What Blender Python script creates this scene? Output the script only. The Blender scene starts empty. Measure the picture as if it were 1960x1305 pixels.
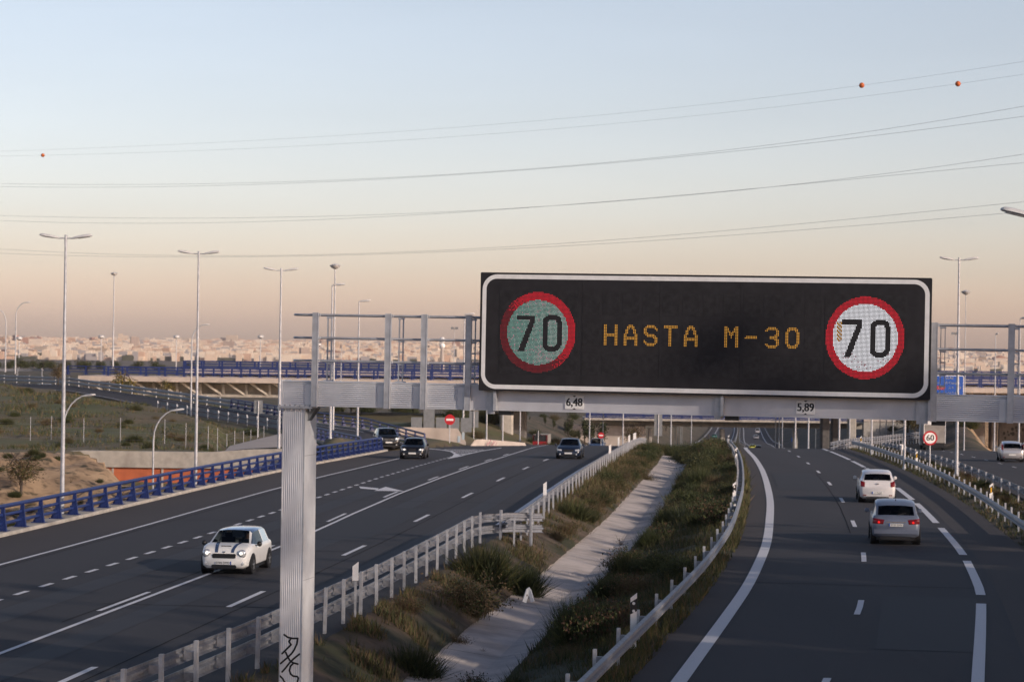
import bpy, math, random
import numpy as np
from mathutils import Vector, Matrix, noise
RND = random.Random(11)
scene = bpy.context.scene
COL = scene.collection
# ------------------------------------------------------------------ camera (measured from the photograph)
F, CX, CY, CAMZ = 4628.0, 980.0, 652.5, 6.84
ROLL, PITCH = 0.0135, (680 - 652.5) / 4628.0
_f = Vector((0, math.cos(PITCH), math.sin(PITCH)))
_u0 = Vector((0, -math.sin(PITCH), math.cos(PITCH)))
_r0 = Vector((1, 0, 0))
RT = _r0 * math.cos(ROLL) + _u0 * math.sin(ROLL)
UP = _u0 * math.cos(ROLL) - _r0 * math.sin(ROLL)
EYE = Vector((0, 0, CAMZ))
cd = bpy.data.cameras.new('camera')
cam = bpy.data.objects.new('camera', cd); COL.objects.link(cam)
M = Matrix.Identity(4)
for i in range(3):
    M[i][0], M[i][1], M[i][2], M[i][3] = RT[i], UP[i], -_f[i], EYE[i]
cam.matrix_world = M
cd.lens = 85.0; cd.sensor_width = 36.0; cd.sensor_fit = 'HORIZONTAL'
cd.clip_start = 0.5; cd.clip_end = 30000
cd.dof.use_dof = True; cd.dof.focus_distance = 43.5; cd.dof.aperture_fstop = 4.0
scene.camera = cam

def ray(px, py):
    d = _f + RT * ((px - CX) / F) - UP * ((py - CY) / F)
    return d / d.y
def P(px, py, Y):                       # a traced point at a known distance
    return EYE + ray(px, py) * Y
_PT = [(-200, 0), (60, 0), (105, 0), (118, -.01), (135.5, -.08), (152.5, -.23), (169.5, -.44), (186.5, -.66), (203.5, -.89), (220, -1.25),
       (240, -2.1), (270, -3.6), (320, -6.2), (400, -9.8), (500, -13.8), (600, -17), (780, -20.2), (900, -22), (1200, -25.5), (1500, -29),
       (2500, -36), (4000, -44), (9000, -44)]
_py_ = np.array([a for a, b in _PT], float); _pz_ = np.array([b for a, b in _PT], float)
def prof(y):
    return float(np.interp(y, _py_, _pz_))
def lin(x, *pts):
    return float(np.interp(x, [p[0] for p in pts], [p[1] for p in pts]))
def G(px, py, dz=0.0):                  # a traced point on the road surface
    d = ray(px, py); Y = 20.0
    while Y < 2500:
        if CAMZ + d.z * Y <= prof(Y) + dz: break
        Y += 1.0
    a, b = Y - 1, Y
    for _ in range(20):
        m = (a + b) / 2
        if CAMZ + d.z * m <= prof(m) + dz: b = m
        else: a = m
    return EYE + d * b
def curve(pts):                         # smooth X(Y) through ground points
    pts = sorted(pts); ys = [p[0] for p in pts]; xs = [p[1] for p in pts]; n = len(ys)
    m = []
    for i in range(n):
        if i == 0: m.append((xs[1] - xs[0]) / (ys[1] - ys[0]))
        elif i == n - 1: m.append((xs[-1] - xs[-2]) / (ys[-1] - ys[-2]))
        else: m.append((xs[i + 1] - xs[i - 1]) / (ys[i + 1] - ys[i - 1]))
    def f(y):
        if y <= ys[0]: return xs[0] + m[0] * (y - ys[0])
        if y >= ys[-1]: return xs[-1] + m[-1] * (y - ys[-1])
        i = max(j for j in range(n - 1) if ys[j] <= y)
        h = ys[i + 1] - ys[i]; t = (y - ys[i]) / h
        return ((2*t**3 - 3*t**2 + 1) * xs[i] + (t**3 - 2*t**2 + t) * h * m[i] + (-2*t**3 + 3*t**2) * xs[i + 1] + (t**3 - t**2) * h * m[i + 1])
    return f
def _g(l): return [(G(*p).y, G(*p).x) for p in l]
# inner edge line of the right-hand carriageway, inner edge line of the left-hand one
RL = curve(_g([(1327, 1267), (1389.4, 1181.7), (1429, 1124), (1454, 1074.6), (1467.8, 1037), (1473.5, 990), (1474, 958), (1468, 926), (1458, 898), (1445, 877)]) + [(215, 20.9), (320, 31.2), (500, 48.5), (700, 69.5), (780, 75.5), (1150, 110), (1500, 137)])
LR = curve([(66.4, -3.8), (84, -1.85), (101.4, -.1), (118, 1.45), (135, 3.0), (152, 4.5), (176, 6.6), (215, 10.0), (320, 20.7), (500, 40), (700, 62), (780, 71), (1150, 106), (1500, 133)])
def tang(fn, y):
    d = Vector((fn(y + .5) - fn(y - .5), 1, 0)); return d.normalized()
def off(fn, y, o, dz=0.0):              # point at sideways distance o from a reference line
    t = tang(fn, y); yy = y - t.x * o
    return Vector((fn(y) + t.y * o, yy, prof(yy) + dz))

# ------------------------------------------------------------------ materials
def mat(name, base=(.5, .5, .5), rough=.6, metal=0.0, var=0.0, scale=3.0, col2=None, bump=0.0, bscale=40.0, emit=None, estr=0.0, stretch=None, spec=.5, ramp=(.35, .65), detail=5.0):
    m = bpy.data.materials.new(name); m.use_nodes = True
    nt = m.node_tree; b = nt.nodes['Principled BSDF']
    b.inputs['Base Color'].default_value = (*base, 1); b.inputs['Roughness'].default_value = rough
    b.inputs['Metallic'].default_value = metal; b.inputs['Specular IOR Level'].default_value = spec
    if emit:
        b.inputs['Emission Color'].default_value = (*emit, 1); b.inputs['Emission Strength'].default_value = estr
    tc = nt.nodes.new('ShaderNodeTexCoord'); src = tc.outputs['Object']
    if stretch:
        mp = nt.nodes.new('ShaderNodeMapping'); mp.inputs['Scale'].default_value = stretch
        nt.links.new(src, mp.inputs['Vector']); src = mp.outputs['Vector']
    if var or col2:
        n = nt.nodes.new('ShaderNodeTexNoise'); n.inputs['Scale'].default_value = scale; n.inputs['Detail'].default_value = detail
        nt.links.new(src, n.inputs['Vector'])
        r = nt.nodes.new('ShaderNodeValToRGB'); r.color_ramp.elements[0].position = ramp[0]; r.color_ramp.elements[1].position = ramp[1]
        c2 = col2 or tuple(c * (1 - var) for c in base); c1 = base if col2 else tuple(min(1, c * (1 + var)) for c in base)
        r.color_ramp.elements[0].color = (*c2, 1); r.color_ramp.elements[1].color = (*c1, 1)
        nt.links.new(n.outputs['Fac'], r.inputs['Fac']); nt.links.new(r.outputs['Color'], b.inputs['Base Color'])
    if bump:
        n2 = nt.nodes.new('ShaderNodeTexNoise'); n2.inputs['Scale'].default_value = bscale; n2.inputs['Detail'].default_value = 4
        nt.links.new(src, n2.inputs['Vector'])
        bp = nt.nodes.new('ShaderNodeBump'); bp.inputs['Strength'].default_value = bump; bp.inputs['Distance'].default_value = .02
        nt.links.new(n2.outputs['Fac'], bp.inputs['Height']); nt.links.new(bp.outputs['Normal'], b.inputs['Normal'])
    return m
def overlay(m, col, scale, lo, hi, stretch=None, detail=4.0):   # a second noise layer: stains, patches of another growth
    nt = m.node_tree; b = nt.nodes['Principled BSDF']
    tc = nt.nodes.new('ShaderNodeTexCoord'); src = tc.outputs['Object']
    if stretch:
        mp = nt.nodes.new('ShaderNodeMapping'); mp.inputs['Scale'].default_value = stretch
        nt.links.new(src, mp.inputs['Vector']); src = mp.outputs['Vector']
    n = nt.nodes.new('ShaderNodeTexNoise'); n.inputs['Scale'].default_value = scale; n.inputs['Detail'].default_value = detail
    nt.links.new(src, n.inputs['Vector'])
    mr = nt.nodes.new('ShaderNodeMapRange'); mr.inputs['From Min'].default_value = lo; mr.inputs['From Max'].default_value = hi
    nt.links.new(n.outputs['Fac'], mr.inputs['Value'])
    mx = nt.nodes.new('ShaderNodeMix'); mx.data_type = 'RGBA'
    nt.links.new(mr.outputs['Result'], mx.inputs['Factor'])
    l = b.inputs['Base Color'].links
    if l: nt.links.new(l[0].from_socket, mx.inputs['A'])
    else: mx.inputs['A'].default_value = b.inputs['Base Color'].default_value
    mx.inputs['B'].default_value = (*col, 1)
    nt.links.new(mx.outputs['Result'], b.inputs['Base Color'])
    return m
def ribs(m, axis, scale, strength=.6):       # extruded ribs along one direction of the part
    nt = m.node_tree; b = nt.nodes['Principled BSDF']
    tc = nt.nodes.new('ShaderNodeTexCoord'); w = nt.nodes.new('ShaderNodeTexWave')
    w.bands_direction = axis; w.inputs['Scale'].default_value = scale; w.inputs['Distortion'].default_value = 0
    nt.links.new(tc.outputs['Object'], w.inputs['Vector'])
    bp = nt.nodes.new('ShaderNodeBump'); bp.inputs['Strength'].default_value = strength; bp.inputs['Distance'].default_value = .012
    nt.links.new(w.outputs['Fac'], bp.inputs['Height']); nt.links.new(bp.outputs['Normal'], b.inputs['Normal'])
    return m
def hm(name, *a, **k): return mat(name, *a, **k)
MT = {}
MT['asphalt'] = overlay(mat('asphalt', (.036, .034, .039), .84, var=.18, scale=60, bump=.25, bscale=220), (.027, .026, .031), .14, .42, .66, stretch=(1.8, .16, 1))
overlay(MT['asphalt'], (.046, .043, .048), .6, .6, .8, stretch=(2, .12, 1))
MT['shoulder'] = overlay(mat('shoulder_asphalt', (.056, .048, .048), .88, var=.18, scale=50, bump=.25, bscale=200), (.042, .037, .039), .2, .45, .75, stretch=(1, .3, 1))
MT['paint'] = mat('road_paint', (.72, .71, .73), .6, col2=(.56, .55, .57), scale=14, ramp=(.2, .45), bump=.1)
MT['concrete'] = overlay(mat('concrete', (.42, .385, .34), .85, var=.14, scale=2.2, bump=.3, bscale=30), (.25, .22, .19), .7, .5, .8, stretch=(1, 1, .25))
MT['shaded_concrete'] = overlay(mat('shaded_concrete', (.13, .12, .115), .9, var=.2, scale=1.5), (.07, .065, .065), .5, .5, .75, stretch=(1, 1, .25))  # concrete with the shade under the bridge put into its colour
MT['channel'] = overlay(mat('channel_concrete', (.62, .54, .49), .88, var=.12, scale=1.3, bump=.2, bscale=25), (.33, .275, .24), .5, .5, .8)
overlay(MT['channel'], (.26, .22, .19), 6, .68, .8)
MT['pale_concrete'] = overlay(mat('pale_concrete', (.50, .43, .38), .85, var=.1, scale=1.0), (.36, .31, .27), .5, .5, .8, stretch=(1, 1, .3))
MT['galv'] = mat('galvanised_steel', (.29, .30, .33), .5, .4, var=.14, scale=9, bump=.05)
MT['galvpost'] = mat('galvanised_post', (.50, .51, .54), .55, .3, var=.14, scale=6)
MT['blue'] = mat('blue_paint', (.010, .026, .130), .45, var=.2, scale=3)
MT['alu'] = overlay(mat('aluminium', (.74, .75, .78), .5, .3, var=.07, scale=2.5), (.60, .61, .65), 1.6, .45, .65, stretch=(.25, 1, 1))
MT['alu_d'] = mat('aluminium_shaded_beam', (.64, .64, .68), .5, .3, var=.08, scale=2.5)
MT['alu_v'] = ribs(overlay(mat('aluminium_ribbed_post', (.74, .75, .78), .5, .3, var=.08, scale=3), (.60, .61, .65), 2.5, .45, .7, stretch=(1, 1, .3)), 'X', 8.5)
MT['alu_h'] = ribs(overlay(mat('aluminium_ribbed_beam', (.76, .77, .80), .5, .3, var=.07, scale=3), (.60, .61, .66), 1.5, .42, .62, stretch=(.4, 1, 2)), 'Z', 8.5)
MT['lamp'] = mat('lamp_housing', (.62, .62, .62), .5, var=.08, scale=5)
MT['lampglass'] = mat('lamp_glass', (.30, .30, .32), .15)
MT['white'] = mat('white_paint', (.88, .87, .86), .5, var=.06, scale=6)
MT['black'] = mat('black_paint', (.012, .012, .014), .5)
MT['darkgrey'] = mat('dark_grey_panel', (.026, .025, .029), .75, var=.15, scale=5, spec=.3)
MT['module'] = mat('dark_module', (.023, .022, .025), .6, var=.25, scale=9, spec=.3)
MT['signback'] = mat('sign_back', (.22, .235, .25), .55, .3, var=.1, scale=3)
MT['red'] = mat('sign_red', (.50, .012, .022), .45, var=.05, scale=4)
MT['signblue'] = mat('sign_blue', (.010, .085, .42), .45, var=.05, scale=4)
MT['yellow'] = mat('yellow_paint', (.62, .55, .02), .45)
MT['amberplate'] = mat('amber_reflector', (.72, .40, .02), .4)
MT['rust'] = mat('orange_wall_paint', (.52, .14, .06), .8, var=.12, scale=1.2)
overlay(MT['rust'], (.40, .10, .045), 1.3, .5, .8, stretch=(1, 1, .2))
MT['rubber'] = mat('tyre_rubber', (.015, .015, .016), .8)
MT['plastic'] = mat('black_plastic', (.014, .014, .016), .5)
MT['rim'] = mat('alloy_rim', (.55, .55, .57), .35, .8)
MT['chrome'] = mat('chrome', (.7, .7, .72), .2, 1.0)
MT['lens'] = mat('headlight_lens', (.62, .64, .66), .12, .3)
MT['lit'] = mat('lit_headlight', (.9, .88, .82), .2, emit=(1, .93, .8), estr=1.6)
MT['tail'] = mat('tail_lamp_red', (.16, .006, .010), .2)
MT['brake'] = mat('lit_brake_lamp', (.5, .01, .01), .25, emit=(1, .015, .01), estr=.85)
MT['plate'] = mat('number_plate', (.72, .72, .70), .5)
MT['ink'] = mat('plate_ink', (.03, .03, .035), .6)
MT['interior'] = mat('car_interior', (.02, .02, .022), .8)
MT['skin'] = mat('skin', (.42, .24, .17), .6)
MT['cloth'] = mat('dark_clothing', (.03, .035, .05), .9)
MT['wire'] = mat('power_wire', (.42, .44, .46), .7)
MT['ball'] = mat('orange_marker', (.55, .13, .03), .6)
MT['bark'] = mat('bark', (.09, .07, .055), .9, var=.2, scale=6)
MT['spray'] = mat('spray_paint', (.010, .010, .012), .6)
MT['pink'] = mat('pink_spray_paint', (.38, .16, .20), .8)
MT['lightblue'] = mat('pale_blue_spray_paint', (.42, .50, .56), .8)
def glass_mat(name, tint=(.32, .36, .38), mixf=.35):
    m = bpy.data.materials.new(name); m.use_nodes = True; nt = m.node_tree; nt.nodes.clear()
    o = nt.nodes.new('ShaderNodeOutputMaterial'); t = nt.nodes.new('ShaderNodeBsdfTransparent'); g = nt.nodes.new('ShaderNodeBsdfGlossy')
    t.inputs['Color'].default_value = (*tint, 1); g.inputs['Roughness'].default_value = .05; g.inputs['Color'].default_value = (.9, .95, 1, 1)
    fr = nt.nodes.new('ShaderNodeFresnel'); fr.inputs['IOR'].default_value = 1.38
    mx = nt.nodes.new('ShaderNodeMixShader'); nt.links.new(fr.outputs[0], mx.inputs[0]); nt.links.new(t.outputs[0], mx.inputs[1]); nt.links.new(g.outputs[0], mx.inputs[2])
    nt.links.new(mx.outputs[0], o.inputs['Surface']); return m
MT['glass'] = glass_mat('car_glass')
def carpaint(name, c, rough=.28, metal=.0, coat=.6):
    m = mat(name, c, rough, metal, var=.03, scale=2); b = m.node_tree.nodes['Principled BSDF']
    b.inputs['Coat Weight'].default_value = coat; b.inputs['Coat Roughness'].default_value = .08; return m
def foliage(name, c, c2, scale=1.5, trans=.15):
    m = mat(name, c, .75, col2=c2, scale=scale, spec=.2, ramp=(.3, .7)); return m
FOL = {
 'green': foliage('broom_green', (0.0899, 0.1015, 0.0377), (0.0406, 0.0551, 0.0232)),
 'dark': foliage('dark_shrub_green', (0.0609, 0.0725, 0.0319), (0.0261, 0.0348, 0.0174)),
 'brown': foliage('dry_twig_brown', (0.1958, 0.1377, 0.0798), (0.087, 0.0653, 0.0377)),
 'olive': foliage('olive_shrub', (0.1232, 0.116, 0.0435), (0.058, 0.0609, 0.029)),
 'blue': foliage('grey_green_shrub', (0.1015, 0.116, 0.0798), (0.0435, 0.0551, 0.0406)),
 'red': foliage('reddish_dry_shrub', (0.1595, 0.087, 0.058), (0.0725, 0.0464, 0.0319)),
 'yellow': foliage('yellow_autumn_leaves', (0.29, 0.2175, 0.0435), (0.1305, 0.1087, 0.029)),
}

# ------------------------------------------------------------------ mesh builder
class MB:
    def __init__(s): s.v = []; s.f = []; s.m = []; s.k = 0
    def mi(s, k): s.k = k; return s
    def add(s, vs, fs):
        n = len(s.v); s.v += [tuple(v) for v in vs]
        for f in fs: s.f.append(tuple(i + n for i in f)); s.m.append(s.k)
        return s
    def box(s, c, d, rz=0.0, mtx=None):
        x, y, z = d[0] / 2, d[1] / 2, d[2] / 2
        vs = [Vector((a * x, b * y, e * z)) for e in (-1, 1) for b in (-1, 1) for a in (-1, 1)]
        if mtx is not None: vs = [mtx @ v for v in vs]
        elif rz:
            m = Matrix.Rotation(rz, 3, 'Z'); vs = [m @ v for v in vs]
        c = Vector(c)
        return s.add([v + c for v in vs], [(0, 2, 3, 1), (4, 5, 7, 6), (0, 1, 5, 4), (2, 6, 7, 3), (0, 4, 6, 2), (1, 3, 7, 5)])
    def b2(s, a, b): return s.box([(a[i] + b[i]) / 2 for i in range(3)], [abs(b[i] - a[i]) for i in range(3)])
    def bar(s, p0, p1, w, h, up=(0, 0, 1)):      # rectangular bar between two points
        p0, p1 = Vector(p0), Vector(p1); d = (p1 - p0); L = d.length
        if L < 1e-6: return s
        d /= L; x = d.cross(Vector(up))
        if x.length < 1e-4: x = d.cross(Vector((1, 0, 0)))
        x.normalize(); z = x.cross(d)
        vs = [p + x * (a * w / 2) + z * (b * h / 2) for p in (p0, p1) for a, b in ((-1, -1), (1, -1), (1, 1), (-1, 1))]
        return s.add(vs, [(0, 1, 2, 3), (7, 6, 5, 4), (0, 4, 5, 1), (1, 5, 6, 2), (2, 6, 7, 3), (3, 7, 4, 0)])
    def cyl(s, p0, p1, r0, r1=None, n=10, cap=True):
        r1 = r0 if r1 is None else r1
        return s.tube([p0, p1], [r0, r1], n, cap)
    def tube(s, pts, r, n=8, cap=True):
        pts = [Vector(p) for p in pts]; k = len(pts)
        rs = r if isinstance(r, (list, tuple)) else [r] * k
        base = len(s.v); px = None
        for i, p in enumerate(pts):
            d = (pts[min(i + 1, k - 1)] - pts[max(i - 1, 0)]).normalized()
            if px is None:
                x = d.cross(Vector((0, 0, 1)))
                if x.length < .05: x = d.cross(Vector((1, 0, 0)))
            else: x = px - d * px.dot(d)
            x.normalize(); px = x; z = x.cross(d)
            for j in range(n):
                a = 2 * math.pi * j / n
                s.v.append(tuple(p + (x * math.cos(a) + z * math.sin(a)) * rs[i]))
        for i in range(k - 1):
            for j in range(n):
                a = base + i * n + j; b = base + i * n + (j + 1) % n
                s.f.append((a, b, b + n, a + n)); s.m.append(s.k)
        if cap:
            s.f.append(tuple(base + j for j in reversed(range(n)))); s.m.append(s.k)
            s.f.append(tuple(base + (k - 1) * n + j for j in range(n))); s.m.append(s.k)
        return s
    def prism(s, poly, fn):                       # polygon (2-D) extruded between fn(u,v,0) and fn(u,v,1)
        n = len(poly); vs = [fn(u, v, 0) for u, v in poly] + [fn(u, v, 1) for u, v in poly]
        fs = [tuple(range(n - 1, -1, -1)), tuple(range(n, 2 * n))] + [(i, (i + 1) % n, n + (i + 1) % n, n + i) for i in range(n)]
        return s.add(vs, fs)
    def lathe(s, prof_, c=(0, 0, 0), axis='Z', n=16):
        base = len(s.v); k = len(prof_)
        for r, h in prof_:
            for j in range(n):
                a = 2 * math.pi * j / n; q = (r * math.cos(a), r * math.sin(a), h)
                if axis == 'X': q = (q[2], q[0], q[1])
                if axis == 'Y': q = (q[0], q[2], q[1])
                s.v.append(tuple(q[i] + c[i] for i in range(3)))
        for i in range(k - 1):
            for j in range(n):
                a = base + i * n + j; b = base + i * n + (j + 1) % n
                s.f.append((a, b, b + n, a + n)); s.m.append(s.k)
        for i, rev in ((0, 1), (k - 1, 0)):
            if prof_[i][0] > 1e-5:
                l = [base + i * n + j for j in range(n)]; s.f.append(tuple(reversed(l) if rev else l)); s.m.append(s.k)
        return s
    def mesh(s, name, mats, smooth=None):
        me = bpy.data.meshes.new(name); me.from_pydata(s.v, [], s.f)
        for m in (mats if isinstance(mats, (list, tuple)) else [mats]): me.materials.append(m)
        if len(me.polygons) == len(s.m): me.polygons.foreach_set('material_index', s.m)
        me.update()
        if smooth:
            me.polygons.foreach_set('use_smooth', [True] * len(me.polygons))
            me.set_sharp_from_angle(angle=math.radians(smooth))
        return me
    def build(s, name, mats, parent=None, world=False, smooth=None):
        if parent is not None and world:
            L = parent.location; s.v = [(a - L.x, b - L.y, c - L.z) for a, b, c in s.v]
        return link(name, s.mesh(name, mats, smooth), parent)
def link(name, me, parent=None, loc=None):
    o = bpy.data.objects.new(name, me); COL.objects.link(o)
    if parent is not None: o.parent = parent
    if loc is not None: o.location = loc
    return o
def tag(o, label=None, cat=None, group=None, kind=None):
    if label: o['label'] = label
    if cat: o['category'] = cat
    if group: o['group'] = group
    if kind: o['kind'] = kind
    return o
def thing(name, label, cat, loc=(0, 0, 0), rz=0.0, group=None, scale=None):
    o = bpy.data.objects.new(name, None); COL.objects.link(o); o.location = loc; o.rotation_euler = (0, 0, rz)
    o.empty_display_size = .3
    if scale: o.scale = scale
    return tag(o, label, cat, group)
def copy_tree(root, loc, rz=0.0, label=None, scale=None, group=None):
    r = root.copy(); COL.objects.link(r); r.location = loc; r.rotation_euler = (0, 0, rz)
    if scale is not None: r.scale = scale if isinstance(scale, (tuple, list)) else (scale,) * 3
    if label: r['label'] = label
    if group: r['group'] = group
    for ch in list(root.children):
        c = ch.copy(); COL.objects.link(c); c.parent = r
        for g in list(ch.children):
            d = g.copy(); COL.objects.link(d); d.parent = c
    return r
def struct(o): return tag(o, kind='structure')
def text_mb(s, size, align='CENTER'):
    cu = bpy.data.curves.new('t', 'FONT'); cu.body = s; cu.size = size; cu.align_x = align; cu.align_y = 'CENTER'; cu.resolution_u = 3
    ob = bpy.data.objects.new('t', cu); COL.objects.link(ob)
    dg = bpy.context.evaluated_depsgraph_get(); me = bpy.data.meshes.new_from_object(ob.evaluated_get(dg))
    vs = [tuple(v.co) for v in me.vertices]; fs = [tuple(p.vertices) for p in me.polygons]
    bpy.data.objects.remove(ob); bpy.data.curves.remove(cu); bpy.data.meshes.remove(me)
    return vs, fs
def letters(mb, s, size, fn, sx=1.0, bold=0.0, **k):    # flat lettering laid on a surface by fn(x, y)
    vs, fs = text_mb(s, size, **k)
    for dx in ([0] if not bold else [-bold, 0, bold]):
        mb.add([fn(v[0] * sx + dx, v[1]) for v in vs], fs)
    return mb
# ------------------------------------------------------------------ terrain
def edgeL(y): return lin(y, (42, -.45), (50, .1), (60, .45), (95, .7), (110, 1.15), (800, 1.1), (900, 1.0))       # asphalt beyond the inner line, left road
def leftb(y): return lin(y, (150, -17.4), (185, -17.4), (215, -12.2), (260, -10.3), (2000, -10.3))
def crease(y): return lin(y, (40, 3.6), (69.9, 3.85), (103.6, 4.55), (117.6, 4.85), (150, 5.0), (190, 5.2), (400, 4))
CHL, CHR = -1.55, 1.0
def depth(y): return lin(y, (150, 1.2), (200, 1.0), (260, .5), (300, .3))
_L = [(0, 1010, 95), (60, 985, 98), (110, 965, 103), (250, 931, 116), (200, 893, 116.5), (170, 875, 119), (130, 862, 121), (60, 868, 122), (0, 878, 120), (-150, 880, 120),
      (0, 860, 162), (160, 862, 152), (250, 863, 152), (400, 862, 160), (470, 850, 165), (0, 780, 220), (200, 775, 225), (300, 790, 215), (0, 722, 285), (120, 729, 285), (330, 775, 232),
      (260, 752, 255), (430, 835, 186), (500, 842, 176), (-200, 780, 220), (-200, 715, 290), (0, 820, 190), (200, 820, 190), (350, 820, 195), (540, 838, 172)]
LCP = [tuple(P(*p)) for p in _L]
LCP += [(-17.5, 98, -1.2), (-19, 86, -1.4), (-24, 84, .2), (-36, 90, 2.2), (-36, 110, 2.4), (-17.2, 106, -1.5), (-60, 120, 2), (-60, 160, 1), (-70, 230, 2.5), (-22, 70, -1), (-40, 60, 1), (-35, 302, -2.5), (-25, 290, -3), (-15, 270, -2.5), (-30, 322, -5), (-20, 310, -5), (-38, 318, -4), (-42, 300, -2.5), (-38, 292, -2.5), (-10, 250, -1.5), (-5, 290, -3)]
_lc = np.array(LCP)
def zleft(X, Y):
    d2 = (_lc[:, 0] - X) ** 2 + (_lc[:, 1] - Y) ** 2 + .6
    w = d2 ** -1.6
    return float((w * _lc[:, 2]).sum() / w.sum())
RAMP_R = [(811, 842, 200), (700, 824, 214), (605, 811, 225), (540, 800, 236), (440, 783, 251), (306, 762, 270), (210, 748, 285), (129, 737, 300), (-90, 728, 330)]
RAMP_L = [(692, 866, 184), (640, 851, 195), (590, 838, 206), (540, 824, 217), (430, 806, 233), (306, 785, 250), (210, 764, 268), (130, 749, 285), (-120, 742, 312)]
RR = [P(*p) for p in RAMP_R]; RLt = [P(*p) for p in RAMP_L]
RR[0] = Vector((RR[0].x, RR[0].y, prof(RR[0].y) + .03)); RLt[0] = Vector((RLt[0].x, RLt[0].y, prof(RLt[0].y) + .03))
_rc = [((a + b) / 2) for a, b in zip(RR, RLt)]
def ramp_at(X, Y):
    best = (1e9, 0)
    for i in range(len(_rc) - 1):
        a, b = _rc[i], _rc[i + 1]; dx, dy = b.x - a.x, b.y - a.y
        t = max(0, min(1, ((X - a.x) * dx + (Y - a.y) * dy) / (dx * dx + dy * dy)))
        d = math.hypot(X - a.x - dx * t, Y - a.y - dy * t)
        if d < best[0]: best = (d, a.z + (b.z - a.z) * t)
    return best
def sm(t): t = max(0, min(1, t)); return t * t * (3 - 2 * t)
def far_t(X, Y):                        # natural level of the land beyond the interchange
    c = LR(min(Y, 1500))
    base = lin(Y, (200, -.6), (300, -.4), (400, -3.2), (500, -5.5), (700, -9), (1000, -13), (2000, -19), (4000, -24), (5000, -16), (6500, 5), (8300, 29), (9500, 34))
    if X < c:
        hi = lin(Y, (300, 3.4), (400, 2.6), (900, -.5), (1500, -5), (4000, -18), (5000, -12), (6500, 8), (8300, 33), (9500, 38))
        base += (hi - base) * sm((c - 60 - X) / 60)
    elif X > c + 40:
        base += lin(Y, (150, 1.3), (240, 2.0), (350, 3.5), (600, 3), (1500, 0)) * sm((X - c - 40) / 30)
    return base
def hgt(X, Y):
    p = prof(Y); o = X - LR(Y); q = X - RL(Y); lb = leftb(Y)
    nz = noise.noise(Vector((X * .35, Y * .35, 0))) * .12 + noise.noise(Vector((X * 1.3, Y * 1.3, 5))) * .05
    if o > edgeL(Y) and q < -1.2:
        c = LR(Y) + crease(Y); dp = depth(Y)
        xs = [LR(Y) + edgeL(Y), LR(Y) + edgeL(Y) + .6, c + CHL, c, c + CHR, RL(Y) - 1.9, RL(Y) - 1.2]
        for i in range(1, 7): xs[i] = max(xs[i], xs[i - 1] + .01)
        zs = [p - .06, p - .02, p - dp * .72, p - dp, p - dp * .78, p - .05, p - .06]
        z = float(np.interp(X, xs, zs)) - .03
        if Y < 230: z -= .45 * sm((X - xs[0]) / .7) * sm((xs[6] - X) / .7)
        return z
    rg = lin(Y, (230, 24.6), (300, 14), (900, 11))
    if lb <= o <= edgeL(Y) or -1.2 <= q <= rg:
        z = p - .07
        if 9.9 < q < 12.3 and Y < 330: z = p - .02 + .12 * sm((1.2 - abs(q - 11.1)) / .8) + nz * .5
        return z
    if o < lb:
        d = lb - o
        if Y < 330:
            z0 = zleft(X, Y)
            if Y > 270: z0 += (far_t(X, Y) - z0) * sm((Y - 270) / 60)
            if 113 < Y < 151.2 and -34 < X < LR(Y) - 17.2:      # the cut of the lower road
                k = sm((Y - 113) / 7) if Y < 120 else 1.0
                edge = lin(Y, (113, -17.6), (122, -21.5), (126, -25), (151.2, -27))
                k *= sm((X - edge) / 2.2)
                z0 += (-5.2 - z0) * k
            bw = lin(Y, (150, .9), (185, 1.5), (230, 8), (330, 20))
        else:
            z0 = far_t(X, Y); bw = 22
        z0 += nz * 1.6
        if 70 < Y < 124 and d > .8: z0 += (abs(noise.noise(Vector((X * .5, Y * .28, 3)))) * .55 + abs(noise.noise(Vector((X * 1.1, Y * .7, 8)))) * .55 + noise.noise(Vector((X * 3, Y * 2, 4))) * .22 - .3) * sm((d - .8) / 2)
        if 151 < Y < 208:
            pxx = 980 + X / Y * F; z0 -= 1.1 * sm((pxx - 405) / 30) * sm((630 - pxx) / 15) * sm((206 - Y) / 6)
        z = (p - .1) + (z0 - (p - .1)) * sm(d / bw)
        if 192 < Y < 224:
            pxx = 980 + X / Y * F; z += (p - .12 - z) * sm((pxx - 735) / 40) * sm((Y - 192) / 6) * sm((224 - Y) / 6)
        if 175 < Y < 345:
            rd, rz = ramp_at(X, Y)
            k = 1 - sm((rd - 7.2) / 5)
            z = z + (rz - .16 - z) * k
        return z
    z0 = far_t(X, Y) + nz * 2
    d = q - rg
    if Y < 420: z0 += (p - .1 - z0) * sm((X - (.184 * Y + .5)) / 5)
    return (p - .1) + (z0 - (p - .1)) * sm(d / lin(Y, (150, 10), (300, 14), (500, 22)))
def strip(a, b, st):
    r = []; x = a
    while x < b - 1e-6: r.append(x); x += st
    return r
xs_ = [-3300, -2600, -2000, -1500, -1100, -800, -600, -450, -330, -250, -190, -150, -120, -100, -85, -72, -62, -54, -47] + strip(-41, 62, .6) + strip(62, 130, 4) + [130, 145, 165, 190, 230, 280, 340, 420, 520, 650, 850, 1100, 1500, 2000, 2600, 3300]
ys_ = [-80, -40, -10, 10, 20, 30, 36, 42] + strip(46, 240, 1.2) + strip(240, 360, 4) + strip(360, 900, 15) + [920, 960, 1000, 1050, 1100, 1200, 1350, 1500, 1800, 2100, 2500, 3000, 3500, 4000, 4500, 5000, 5500, 6000, 6500, 7000, 7500, 8000, 8500, 9000]
NX, NY = len(xs_), len(ys_)
gv = [(x, y, hgt(x, y)) for y in ys_ for x in xs_]
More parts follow.
